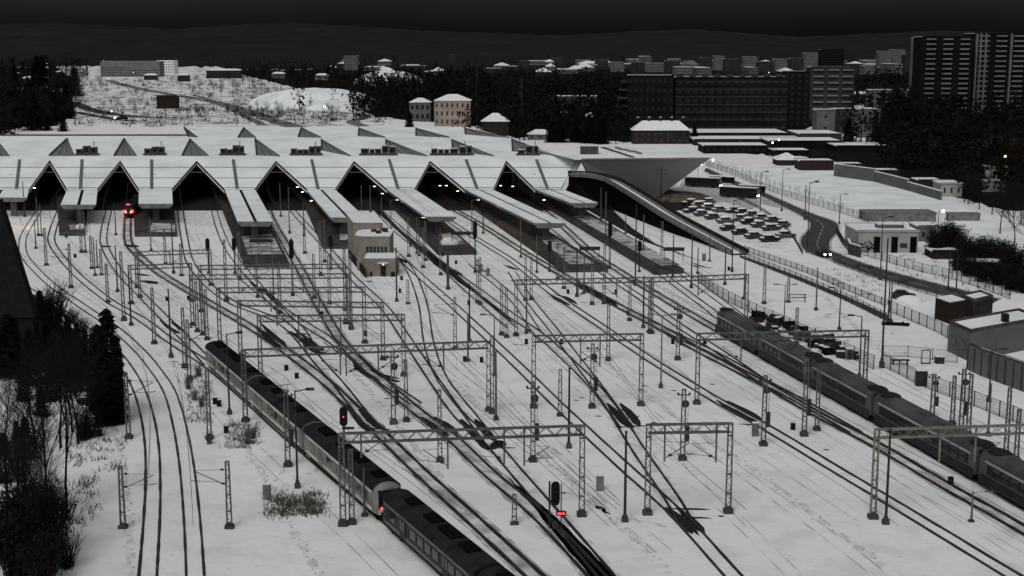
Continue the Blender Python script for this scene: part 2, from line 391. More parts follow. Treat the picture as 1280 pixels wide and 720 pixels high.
bare([([(357, 417), (386, 418)], .8), ([(362, 414), (382, 428), (396, 440), (410, 440)], .9), ([(372, 414), (394, 432), (405, 439)], .7)])
bare([([(441, 452), (452, 464), (476, 478)], .7), ([(454, 451), (472, 466), (492, 476), (500, 476)], .65), ([(478, 468), (500, 474)], .4)])
bare([([(440, 518), (455, 532), (470, 541), (486, 537)], .8), ([(448, 512), (468, 530), (482, 538)], .7), ([(446, 535), (490, 537)], .35), ([(432, 505), (444, 519), (458, 535)], .5)])
bare([([(527, 521), (543, 534), (560, 546)], .75), ([(543, 521), (560, 533), (572, 545)], .75)])
bare([([(576, 524), (590, 540), (606, 556)], .8), ([(594, 524), (604, 536), (618, 552)], .8), ([(592, 548), (612, 561), (624, 552), (630, 562)], .8), ([(612, 560), (646, 560)], .3)])
bare([([(759, 504), (772, 518), (786, 535)], .75), ([(775, 504), (788, 518), (800, 534)], .75), ([(768, 534), (812, 532)], .3), ([(778, 524), (800, 520)], .35)])
bare([([(895, 500), (925, 518), (950, 530)], .75), ([(909, 501), (935, 515), (952, 525)], .7), ([(924, 530), (954, 532)], .35)])
bare([([(832, 634), (850, 652), (866, 668)], .62), ([(846, 634), (864, 650), (881, 668)], .62), ([(838, 636), (856, 651), (874, 670)], .4), ([(838, 646), (890, 648)], .3), ([(832, 636), (888, 637)], .35)])
bare([([(686, 367), (700, 376), (712, 382)], .8), ([(692, 368), (708, 372), (722, 381)], .6)])
bare([([(720, 354), (745, 367), (772, 383)], 1.4)])
bare([([(552, 332), (566, 338), (578, 345)], .8), ([(630, 331), (648, 338)], .7), ([(498, 322), (508, 329)], .8)])
bare([([(325, 358), (340, 372), (356, 388)], .8), ([(312, 352), (330, 368)], .5)])
bare([([(865, 328), (880, 334), (892, 335)], .5), ([(865, 331), (876, 336)], .4)])
bare([([(1012, 428), (1028, 428)], .4)])
for x, y in [(484, 498), (489, 523), (720, 500), (748, 520), (890, 480), (805, 482), (842, 488), (817, 528), (727, 497), (901, 645), (704, 616), (570, 352), (545, 362), (556, 369), (233, 462), (247, 465), (219, 452), (226, 455), (1036, 393), (1033, 396), (644, 430), (652, 431), (729, 378), (1033, 562)]:
    bare([([(x - 4, y), (x + 4, y + .6)], .3)])

for pts, w in [([(60, 300), (110, 345), (190, 400), (250, 470), (300, 545), (360, 650), (400, 720)], .45), ([(300, 300), (330, 345), (420, 440), (520, 560), (600, 660), (660, 730)], .4), ([(430, 300), (500, 410), (580, 490), (700, 590), (800, 680), (850, 730)], .45), ([(640, 350), (740, 440), (860, 530), (960, 600), (1080, 690), (1140, 730)], .45),
    ([(800, 345), (900, 400), (1010, 455), (1150, 530), (1290, 600)], .5), ([(120, 480), (150, 560), (160, 650), (165, 730)], .4), ([(860, 340), (940, 385), (1000, 405), (1080, 420), (1110, 430)], .5), ([(700, 610), (760, 640), (840, 660)], .35), ([(450, 350), (520, 360), (600, 352), (680, 350)], .4), ([(1180, 460), (1160, 470), (1130, 455), (1105, 440), (1060, 400), (1030, 370)], .5)]:
    L_ = smoothline([G(*q) for q in pts], 14); m = MB(); m.strip([p + Vector((0, 0, .003)) for p in offset(L_, -w, 0, w * .5)], [p + Vector((0, 0, .003)) for p in offset(L_, w, 0, w * .5)]); struct(m.build('trodden_path', 'tread'))
    m = MB()
    for i in range(len(L_) - 1):
        n = int((L_[i + 1] - L_[i]).length / .75)
        for k in range(n):
            p = L_[i].lerp(L_[i + 1], (k + random.uniform(.2, .8)) / n) + Vector((random.gauss(0, .28), random.gauss(0, .2), .008)); s = random.uniform(.09, .16); t_ = random.uniform(.16, .3)
            m.face([p + Vector((-s, -t_, 0)), p + Vector((s, -t_ * .8, 0)), p + Vector((s * .8, t_, 0)), p + Vector((-s, t_ * .9, 0))])
    struct(m.build('footprints', 'print'))
# ------------------------------------------------------------------ platforms
def platform(poly, h=.95, snow=None):
    b = MB(); top = [G(x, y, h) for x, y in poly]
    b.ext([Vector((p.x, p.y, .001)) for p in top], (0, 0, h)); o = struct(b.build('platform', 'concrete_dark'))
    t = MB(); t.face([p + Vector((0, 0, .006)) for p in top]); t.build('paving', 'paving', o)
    if snow:
        s = MB(); s.face([G(x, y, h) + Vector((0, 0, .02)) for x, y in snow]); s.build('trodden_snow', 'paving_snow', o)
    return o
platform([(70, 240), (112, 240), (105, 290), (74, 290)], snow=[(86, 281), (103, 281), (103, 287), (88, 287)])
platform([(166, 240), (216, 240), (221, 291), (168, 291)], snow=[(190, 279), (219, 279), (219, 290), (186, 290)])
platform([(270, 240), (318, 240), (362, 329), (306, 329)], snow=[(302, 296), (340, 292), (353, 318), (310, 318)])
platform([(374, 240), (412, 240), (442, 306), (404, 306)], snow=[(424, 282), (434, 282), (442, 300), (425, 300)])
platform([(474, 240), (514, 240), (596, 313), (548, 314)], snow=[(552, 292), (566, 290), (584, 305), (555, 306)])
platform([(566, 240), (606, 240), (760, 334), (704, 335)], snow=[(672, 296), (692, 296), (744, 330), (712, 330)])
platform([(656, 240), (694, 240), (855, 336), (818, 338)], snow=[(716, 270), (738, 270), (850, 331), (826, 332)])
struct(MB().ext([Vector((-230, 371, .02)), Vector((60, 371, .02)), Vector((40, 480, .02)), Vector((-230, 480, .02))], (0, 0, .02)).build('hall_floor', 'bare'))
# retained terrace and ballast in the shade beside the last platform
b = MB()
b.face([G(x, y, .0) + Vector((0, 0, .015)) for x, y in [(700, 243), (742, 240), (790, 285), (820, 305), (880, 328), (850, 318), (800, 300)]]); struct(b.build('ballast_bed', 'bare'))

# ------------------------------------------------------------------ station hall: three stepped, folded roof rows
hall = thing('station_hall', 'long railway station hall with snow covered folded zigzag roof and dark gabled openings', 'station')
SK = (205 - 640) / FOCAL
class Slope:
    """the plane through two level lines: (Ya, za) in front and (Yb, zb) behind"""
    def __init__(s, Ya, za, Yb, zb): s.Ya, s.za, s.k = Ya, za, (zb - za) / (Yb - Ya)
    def at(s, px, py, lift=0.0):
        d = ray(px, py); t = (s.za + lift - s.k * s.Ya - CAMZ) / (d.z - s.k * d.y); return Vector((d.x * t, d.y * t, CAMZ + d.z * t))
D1 = G(640, 237, 5.4).y; D1b = G(640, 196, 12.0).y; D2 = D1b; D2b = G(640, 172.6, 14.5).y; D3b = G(640, 159, 16.2).y
S1, S2, S3 = Slope(D1, 5.4, D1b, 12.0), Slope(D1b, 12.0, D2b, 14.5), Slope(D2b, 14.5, D3b, 16.2)
prof1 = [(-120, 237), (-100, 237), (-64, 202), (-20, 237), (37, 237), (62.5, 201), (84, 237), (122, 237), (150.5, 201.5), (174, 237), (215, 237), (246, 201.7), (281, 237), (318.5, 237), (345, 201.8), (384, 237), (419, 237), (442.5, 201.8), (484, 237), (518, 237), (537.5, 201.5), (581, 237), (616.5, 237), (632.5, 201.3), (669, 236.5), (701, 236.5), (722, 197.5)]
F1 = [S1.at(x, y) for x, y in prof1]
def slab(lowpts, hipts, thick, name, m='snow_roof'):
    b = MB(); n = len(lowpts); up = Vector((0, 0, -thick)); vs = lowpts + hipts + [p + up for p in lowpts] + [p + up for p in hipts]; fs = []; o = 2 * n
    for i in range(n - 1):
        fs += [(i, i + 1, n + i + 1, n + i), (o + i, o + n + i, o + n + i + 1, o + i + 1), (i, o + i, o + i + 1, i + 1), (n + i + 1, o + n + i + 1, o + n + i, n + i)]
    fs += [(0, n, 3 * n, 2 * n), (n - 1, 3 * n - 1, 4 * n - 1, 2 * n - 1)]
    return b.add(vs, fs).build(name, m, hall)
slab(F1, [S1.at(x, 196) for x, y in prof1], .6, 'front_roof')
xs2 = [-120, 100, 300, 500, 640, 717]; slab([S2.at(x, 195.9) for x in xs2], [S2.at(x, 172.7) for x in [-120, 100, 300, 500, 590, 640]], .6, 'middle_roof')
slab([S3.at(x, 172.6) for x in (242, 400, 520, 640)], [S3.at(x, 159) for x in (229, 380, 480, 585)], .6, 'rear_roof')
slab([S2.at(x, 172.6) for x in (-120, 242)], [S2.at(x, 169) for x in (-120, 236)], .6, 'rear_roof')
# glazed triangles let into the two upper slopes
def tri(S_, pts):
    g = MB(); P = [S_.at(x, y, .05) for x, y in pts]; g.ext(P, (0, 0, .12)); w = g.build('skylight', 'glaz', hall)
    ap = max(P, key=lambda p: p.y); lo = [p for p in P if p is not ap]
    fr = MB()
    for t in (.02, .35, .68, .98): fr.bar(lo[0].lerp(lo[1], t) + Vector((0, 0, .2)), ap + Vector((0, 0, .2)), .14)
    fr.build('glazing_bar', 'hvac', w)
    k = MB(); k.bar(lo[0] + Vector((0, 0, .15)), ap + Vector((0, 0, .15)), .5, .5); k.build('kerb', 'steel_dark', w)
for p in [((-20, 195), (12, 195), (-5, 174)), ((62, 194.8), (93, 194.8), (84, 174)), ((143, 194.8), (171, 194.8), (155.5, 174)), ((228, 194.8), (261, 194.8), (238, 174.5)), ((321, 194), (350, 195.4), (319, 174)), ((402, 188), (439, 195.4), (402, 175)), ((483, 190), (535, 195.4), (482.5, 175)), ((566, 188), (618, 195.4), (565, 175)), ((641, 189), (698, 194.6), (640, 174.5))]: tri(S2, p)
for p in [((236, 171), (247, 171.6), (230.5, 159.8)), ((298, 172), (320, 172), (305, 160.2)), ((373, 171.5), (402, 172), (377, 160.2)), ((448, 170), (482, 172), (449, 160.6)), ((520, 170), (563, 172), (520, 160.8)), ((582, 168), (638, 172.4), (581, 160.6))]: tri(S3, p)
# a dark gap and a white board down each raking edge
for i in range(len(F1) - 1):
    a, c = F1[i], F1[i + 1]
    if abs(a.z - c.z) > 1:
        up = a.z < c.z; s = -1 if (c.x > a.x) == up else 1
        inn = Vector((-s, 0, 0)) * -1
        g = MB(); o1, o2 = Vector((0, -.35, -.15)), Vector((0, -.35, -.95))
        q = Vector((0, -.6, 0))
        g.ext([a + q + Vector((0, 0, -.32)), c + q + Vector((0, 0, -.32)), c + q + Vector((0, 0, -.95)), a + q + Vector((0, 0, -.95))], (0, .3, 0)); g.build('fascia', 'fascia', hall)
        g = MB(); g.ext([a + q + Vector((0, -.02, .16)), c + q + Vector((0, -.02, .16)), c + q + Vector((0, -.02, -.31)), a + q + Vector((0, -.02, -.31))], (0, .55, 0)); g.build('gutter', 'hall_dark', hall)
    else:
        g = MB(); g.ext([a + Vector((0, -.3, -.02)), c + Vector((0, -.3, -.02)), c + Vector((0, -.3, -.7)), a + Vector((0, -.3, -.7))], (0, .25, 0)); g.build('eave', 'hvac', hall)
def onrake(i, j, y):
    (xa, ya), (xb, yb) = prof1[i], prof1[j]; t = (y - ya) / (yb - ya); return xa + (xb - xa) * t
flats = [j for j in range(len(F1) - 1) if abs(prof1[j][1] - prof1[j + 1][1]) < 1 and j > 2]
for j in flats:
    for y in (209, 222.3, 234.5):
        xa = onrake(j, j - 1, y); xb = onrake(j + 1, j + 2, y)
        g = MB(); g.bar(S1.at(xa + 2, y, .05), S1.at(xb - 2, y, .05), .34, .1); g.build('roof_seam', 'hvac', hall)
    xm, xt = {84: (100, 102), 174: (189, 189), 281: (296, 291), 384: (397, 389), 484: (497, 486), 581: (596, 582), 669: (684, 670)}.get(prof1[j][0], (20, 24))
    p, q = S1.at(xm + .5, 236, .08), S1.at(xt + .5, 199.5, .08); g = MB()
    g.ext([p + Vector((-.45, 0, 0)), p + Vector((.45, 0, 0)), q + Vector((.45, 0, 0)), q + Vector((-.45, 0, 0))], (0, 0, .1)); g.build('gutter_channel', 'seam', hall)
# tie beams across the gable mouths
for i in range(1, len(prof1) - 1):
    if prof1[i][1] < 205:
        y = 215.5; xa, xb = onrake(i - 1, i, y), onrake(i, i + 1, y)
        g = MB(); g.bar(S1.at(xa, y) + Vector((.3, .6, 0)), S1.at(xb, y) + Vector((-.3, .6, 0)), .22, .16); g.build('tie_beam', 'concrete', hall)
# back wall and dark backing closing the hall
def wallpoly(name, pts, vec, m='hall_dark'):
    return MB().ext(pts, vec).build(name, m, hall)
xl, xr = F1[0].x - 30, F1[-1].x + 6
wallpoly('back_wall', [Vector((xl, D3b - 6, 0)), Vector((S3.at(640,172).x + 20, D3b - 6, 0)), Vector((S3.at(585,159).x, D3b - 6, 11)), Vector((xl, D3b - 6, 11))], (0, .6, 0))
wallpoly('dark_backing', [Vector((xl, D1 + 55, 0)), Vector((S2.at(640,173).x, D1 + 55, 0)), Vector((S2.at(640,173).x, D1 + 55, 10.8)), Vector((xl, D1 + 55, 10.8))], (0, .5, 0))  # added near-black sheet that makes the view through the gable mouths dark
for i in range(1, len(F1) - 1):                     # columns at the valleys
    if abs(F1[i].z - F1[i + 1].z) < .2 and F1[i].x > -160:
        for yy in (14, 34):
            c = (F1[i] + F1[i + 1]) / 2
            g = MB(); g.tube((c.x + yy * SK, D1 + yy, 0), (c.x + yy * SK, D1 + yy, 6.2 + yy * .16), .45, .6, 8); g.build('column', 'hvac', hall)
# the cantilevered end block on the right
zt = 13.1
A_, T_ = G(727, 198, zt), G(888, 197, zt)
bl, brt = G(752, 252, 0), G(818, 250, 0)
W0, W1 = G(822, 182, zt), G(718, 184, zt)
g = MB(); dn = Vector((0, 0, -.35))
g.ext([A_, T_, W0, G(770, 181.6, zt), W1, G(640, 175.5, zt + 1.6), G(642, 173.6, zt + 2.2)] if False else [A_, T_, W0, G(770, 181.6, zt), W1, Vector((A_.x - 14, W1.y, zt)), Vector((A_.x - 2, A_.y, zt))], (0, 0, -.4)); g.build('end_roof', 'snow_roof', hall)
g = MB(); ins = Vector((0, .3, -.4))
vs = [A_ + ins, T_ + Vector((-.3, .3, -.4)), brt, bl, W1 + Vector((0, -.5, -.4)), W0 + Vector((-.5, -.5, -.4)), Vector((brt.x + 2, W0.y - 6, 0)), Vector((bl.x, W0.y - 6, 0))]
g.add(vs, [(0, 3, 2, 1), (1, 2, 6, 5), (4, 5, 6, 7), (0, 4, 7, 3)]); g.build('end_wall', 'hall_wall', hall)
g = MB(); g.bar(A_ + Vector((0, -.12, -.2)), T_ + Vector((0, -.12, -.2)), .2, .42); g.build('eave', 'concrete', hall)
g = MB(); g.ext([G(750, 184.5, zt) + Vector((0, 0, .05)), G(756, 184.5, zt) + Vector((0, 0, .05)), G(794, 197, zt) + Vector((0, 0, .05)), G(789, 197, zt) + Vector((0, 0, .05))], (0, 0, .15)); g.build('roof_channel', 'hvac', hall)
for k in range(3):
    x0 = 768 + k * 11; y0 = 184.8 + k * 2.3
    g = MB(); g.ext([G(x0, y0, zt + .05), G(x0 + 4, y0, zt + .05), G(x0 + 13, y0 + 3.2, zt + .05), G(x0 + 8, y0 + 3.2, zt + .05)], (0, 0, .35)); g.build('roof_light', 'glaz', hall)
g = MB(); c = G(737, 193, zt); g.box(c.x, c.y + 2, zt + 1.2, 5.2, 4, 2.4); g.build('stair_head', 'hvac', hall)
g = MB(); g.box(c.x, c.y + 2, zt + 2.46, 5.3, 4.1, .12); g.build('stair_head_roof', 'snow_cap', hall)
# white return fascia at the last fold
g = MB(); a, c2 = F1[-2], F1[-1]
g.ext([a + Vector((.2, -.9, 0)), c2 + Vector((-.6, -.9, 0)), c2 + Vector((1.9, -.5, 0)), a + Vector((1.2, -.5, -.3))], (0, .3, 0)); g.build('return_fascia', 'fascia', hall)
g = MB(); g.bar(S2.at(-120, 169, .2), S2.at(234, 169, .2), .5, .6); g.build('parapet', 'hvac', hall)
# plant on the roof
def hvac_cluster(px0, px1, py, n, label):
    p0, p1 = S2.at(px0, py), S2.at(px1, py); w = p1.x - p0.x; zr = 0.0
    t = thing('rooftop_plant', label, 'roof plant', (p0 + p1) / 2, 0, 'rooftop plant on the station roof')
    MB().box(0, 0, zr + .35, w, 1.8, .3).build('skid', 'hvac', t)
    legs = MB()
    for sx in (-.45, 0, .45):
        for sy in (-.7, .7): legs.box(sx * w, sy, zr + .05, .2, .2, .5)
    legs.build('skid_foot', 'hvac', t)
    x = -w / 2 + .4
    sizes = [random.uniform(.8, 1.5) for _ in range(n)]; s = sum(sizes)
    for i, q in enumerate(sizes):
        bw = q / s * (w - .8); h = random.uniform(1.1, 1.6) if i < n - 2 else random.uniform(1.9, 2.6)
        u = MB().box(x + bw / 2, 0, zr + .5 + h / 2, bw * .86, 1.5, h).build('unit_casing', 'hvac', t)
        MB().box(x + bw / 2, 0, zr + .5 + h + .06, bw * .8, 1.4, .1).build('snow', 'snow_cap', u)
        MB().box(x + bw / 2, -.77, zr + .5 + h * .5, bw * .6, .06, h * .6).build('grille', 'black', u)
        x += bw
    MB().tube((w * .3, 0, zr + 2), (w * .3, 0, zr + 4.2), .12).build('flue', 'hvac', t)
for a in [(94, 124, 194, 3, 'grey rooftop plant between the first and second glazed gables from the left'), (179, 208, 194, 3, 'grey rooftop plant between the second and third glazed gables from the left'),
          (274, 307, 194, 4, 'grey rooftop plant right of the third glazed gable from the left'), (362, 403, 194, 5, 'grey rooftop plant just left of the fifth glazed gable from the left'),
          (449, 497, 194, 5, 'long grey rooftop plant behind the fifth dark gable mouth from the left'), (537, 592, 194, 6, 'longest row of grey rooftop plant, behind the sixth dark gable mouth'),
          (645, 675, 194, 3, 'rightmost grey rooftop plant, nearest the cantilevered end block')]: hvac_cluster(*a)

# ------------------------------------------------------------------ platform canopies
def canopy(back, front, label, split=True, zc=5.2, lit=False):
    (bl_, br_, yb), (fl, fr, yf) = back, front
    P = [G(fl, yf, zc), G(fr, yf, zc), G(br_, yb, zc), G(bl_, yb, zc)]
    base = (P[0] + P[1]) / 2; base.z = 0
    t = thing('platform_canopy', label, 'canopy', base, 0, 'platform canopies in front of the station hall')
    loc = [p - base for p in P]
    MB().ext([p + Vector((0, 0, -.04)) for p in loc], (0, 0, -.5)).build('roof_slab', 'concrete', t)
    parts = ((0, .46), (.56, 1)) if split else ((0, 1),)
    for a, c in parts:
        q = [loc[0].lerp(loc[1], a), loc[0].lerp(loc[1], c), loc[3].lerp(loc[2], c), loc[3].lerp(loc[2], a)]
        MB().ext(q, (0, 0, .14)).build('snow_layer', 'snow_roof', t)
    if split:
        q = [loc[0].lerp(loc[1], .48), loc[0].lerp(loc[1], .54), loc[3].lerp(loc[2], .54), loc[3].lerp(loc[2], .48)]
        MB().ext(q, (0, 0, .03)).build('valley_gutter', 'hall_dark', t)
    f = MB(); f.ext([loc[0] + Vector((-.1, -.3, .02)), loc[1] + Vector((.1, -.3, .02)), loc[1] + Vector((-.8, -.3, -1.1)), loc[0] + Vector((.8, -.3, -1.1))], (0, .28, 0)); f.build('fascia', 'concrete', t)
    n = max(2, int((loc[2] - loc[1]).length / 11))
    for i in range(n):
        c = (loc[0].lerp(loc[3], (i + .25) / n) + loc[1].lerp(loc[2], (i + .25) / n)) / 2
        wide = 1.6 if i == 0 else .5
        MB().box(c.x, c.y, zc / 2 - .2, wide, .5, zc - .4).build('post', 'concrete_dark' if i else 'grey_w', t)
    for i in range(n + 1):                           # platform lamps hung under the roof edge
        for e in (0, 1):
            c = loc[1 - e].lerp(loc[2 + e], (i + .1) / (n + 1)) 
            if e == 0 and i % 2 == 0: continue
    return t
canopy((4, 36, 237.5), (-2, 34, 247), 'stub of snowy platform canopy cut by the left edge of the photo', split=False)
canopy((84, 122, 237.5), (76, 120, 256), 'snowy platform canopy between the first and second dark gable mouths from the left')
canopy((174, 215, 237.5), (173, 216, 255), 'undivided snowy platform canopy right of the train with red lights', split=False)
canopy((281, 319, 237.5), (297, 341, 277), 'snowy platform canopy over the platform ending left of the signal box')
canopy((383, 419, 237.5), (413, 456, 272), 'snowy platform canopy ending right behind the beige signal box')
canopy((484, 519, 237.5), (532, 570, 271), 'undivided snowy platform canopy just right of the beige signal box', split=False)
canopy((582, 616, 237.5), (668, 706, 279), 'longest snowy platform canopy with a dark slot along its middle')
canopy((669, 703, 237), (714, 747, 254), 'rightmost short snowy platform canopy under the last fold of the hall roof')

# platform clutter: shelters, benches, info boards at the platform ends
def snowy_heap(px, py, w, h, label, z=.97):
    p = G(px, py, z); b = MB(); n = 10
    t = b.ball((0, 0, 0), 1, 10, 6, (w / 2, w / 3, h)).build('snow_heap', 'snow_cap', None, p, True); tag(t, label, 'snow heap')
snowy_heap(562, 305, 4.6, 1.6, 'heap of shovelled snow on the platform end right of the signal box')
snowy_heap(101, 285, 2.6, 1.1, 'heap of shovelled snow on the leftmost platform end')
def name_board(px, py, w, label):
    p = G(px, py, .97); t = thing('platform_sign', label, 'sign', p)
    MB().box(0, 0, 2.6, w, .16, .75).build('panel', 'steel_dark', t)
    for s in (-.45, .45): MB().box(s * w, 0, 1.3, .1, .1, 2.6).build('post', 'steel_dark', t)
name_board(576, 306, 4.5, 'dark platform sign board beside the snow heap right of the signal box')
name_board(737, 326, 4.3, 'dark platform sign board on the platform end in the middle')
name_board(842, 327, 4.3, 'dark platform sign board on the rightmost platform end')
name_board(327, 316, 5, 'dark platform sign board on the platform end left of the signal box')
# ------------------------------------------------------------------ masts
def lattice_col(H=8.0, w0=.46, w1=.30, d=.28):
    b = MB()
    for s in (-1, 1): b.bar((s * w0 / 2, 0, 0), (s * w1 / 2, 0, H), .11, d)
    n = int(H / .62)
    for i in range(n):
        z0, z1 = H * i / n, H * (i + 1) / n
        a0 = (w0 + (w1 - w0) * z0 / H) / 2; a1 = (w0 + (w1 - w0) * z1 / H) / 2; s = 1 if i % 2 else -1
        b.bar((-s * a0, 0, z0), (s * a1, 0, z1), .05, .05)
        if i % 3 == 0: b.box(0, 0, z0 + .05, a0 * 2, d * .8, .1)
    b.box(0, 0, H, w1 + .1, d + .04, .12)
    return b
def foundation(r=.55):
    b = MB(); b.box(0, 0, .16, r * 1.5, r * 1.3, .5); b.box(0, 0, .5, r * .95, r * .8, .26); return b
def snow_foot(): return MB().ball((0, 0, .05), 1, 8, 4, (.62, .62, .12))
def cantilever(t, reach=3.1, z=6.3, stay=1.0):
    b = MB(); b.tube((.2, 0, z - 1.1), (reach, 0, z + .55), .05, .045, 5); b.build('bracket_tube', 'steel_dark', t)
    b = MB(); b.tube((.2, 0, z + .75), (reach, 0, z + .62), .022, n=4); b.build('stay_tube', 'steel_dark', t)
    b = MB(); b.tube((.9, 0, z - .75), (reach + .35, 0, z - .55), .03, n=4); b.tube((reach + .3, 0, z - .55), (reach - .5, 0, z - .78), .025, n=4); b.build('registration_arm', 'steel_dark', t)
    b = MB()
    for q in ((.45, z - .93), (.5, z + .74)): b.ball((q[0], 0, q[1]), .14, 6, 4, (1.5, 1, 1))
    b.build('insulator', 'insul', t)
def mk(name, label, cat, group):
    return thing(name, label, cat, (0, 0, 0), 0, group)
GM = 'masts of the railway yard'
def m_lattice(br=0, col_mat='galv', label='grey lattice mast'):
    t = mk('catenary_mast', label, 'mast', 'catenary masts of the railway yard')
    foundation().build('foundation', 'concrete_dark', t); lattice_col().build('column', col_mat, t)
    if br: cantilever(t)
    return t
S = {}
S['L'] = Stock(m_lattice(0, label='bare grey lattice mast'))
S['B'] = Stock(m_lattice(1, label='grey lattice mast with bracket arm'))
def m_slim(matn, r0, r1, name, label):
    t = mk(name, label, 'pole', 'slim poles of the railway yard')
    foundation(.42).build('foundation', 'concrete_dark', t); MB().tube((0, 0, .2), (0, 0, 8), r0, r1, 8).build('shaft', matn, t)
    MB().tube((0, 0, 7.98), (0, 0, 8.08), r1 * 1.5, r1 * 1.2, 8).build('cap', matn, t)
    return t
S['T'] = Stock(m_slim('steel_dark', .15, .10, 'steel_pole', 'slim dark pole'))
S['G'] = Stock(m_slim('galv', .15, .10, 'steel_pole', 'slim grey pole'))
def m_lamp(matn, label, lit=False, double=False):
    t = mk('lamp_post', label, 'lamp post', 'lamp posts of the yard')
    foundation(.36).build('foundation', 'concrete_dark', t); MB().tube((0, 0, .2), (0, 0, 8), .13, .07, 8).build('shaft', matn, t)
    for s in ((1, -1) if double else (1,)):
        MB().tube((0, 0, 7.9), (s * 1.25, 0, 8.12), .05, n=5).build('arm', matn, t)
        h = MB().box(s * 1.55, 0, 8.12, .85, .3, .16).build('lamp_head', matn, t)
        MB().box(s * 1.55, 0, 8.02, .7, .24, .05).build('lamp_glass', 'lamp_white' if lit else 'concrete', h)
    return t
S['A'] = Stock(m_lamp('steel_dark', 'dark unlit lamp post'))
S['a'] = Stock(m_lamp('galv', 'grey unlit lamp post'))
S['W'] = Stock(m_lamp('galv', 'lit platform lamp post', True))
S['D'] = Stock(m_lamp('steel_tan', 'tan lamp post with two arms', False, True))
def m_signal(label, red=False):
    t = mk('railway_signal', label, 'signal', 'railway signals')
    foundation(.42).build('foundation', 'concrete_dark', t); MB().tube((0, 0, .2), (0, 0, 8), .12, .1, 6).build('post', 'steel_dark', t)
    b = MB(); pts = []
    for k in range(9): a = math.pi * k / 8; pts.append((.42 * math.cos(a), -.2, 7.4 + .42 * math.sin(a)))
    for k in range(9): a = math.pi + math.pi * k / 8; pts.append((.42 * math.cos(a), -.2, 5.6 + .42 * math.sin(a)))
    b.ext(pts, (0, .12, 0)); b.build('signal_head', 'black', t)
    for k in range(4):
        h = MB(); h.tube((0, -.2, 5.65 + k * .56), (0, -.42, 5.63 + k * .56), .16, .16, 8); hood = h.build('hood', 'black', t)
        MB().tube((0, -.36, 5.65 + k * .56), (0, -.44, 5.65 + k * .56), .12, .12, 8).build('lens', 'lamp_red' if red and k == 2 else 'glass', hood)
    b = MB()
    for s in (-.18, .18): b.bar((s, .3, .3), (s, .3, 5.4), .04)
    for k in range(12): b.bar((-.18, .3, .6 + k * .4), (.18, .3, .6 + k * .4), .03)
    b.build('ladder', 'steel_dark', t)
    return t
S['S'] = Stock(m_signal('dark unlit railway signal'))
S['R'] = Stock(m_signal('dark railway signal showing red', True))
def m_anchor():
    t = mk('tensioning_mast', 'weighted lattice mast', 'mast', 'tensioning masts')
    foundation(.6).build('foundation', 'concrete_dark', t); lattice_col(8, .5, .36, .32).build('column', 'galv', t)
    MB().tube((.45, -.1, 2.2), (.45, -.1, 3.9), .24, .24, 8).build('weight_stack', 'steel_dark', t)
    b = MB(); b.tube((.2, -.12, 6.4), (.2, .12, 6.4), .42, .42, 10); b.build('pulley', 'steel_dark', t)
    MB().tube((.45, -.1, 3.9), (.5, -.1, 6.3), .025, n=4).build('cable', 'wire', t)
    b = MB(); b.bar((-.7, 0, 7.4), (.7, 0, 7.4), .1); b.ball((-.62, 0, 7.55), .14, 6, 4); b.ball((.62, 0, 7.55), .14, 6, 4); b.build('crossarm', 'steel_dark', t)
    return t
S['K'] = Stock(m_anchor())

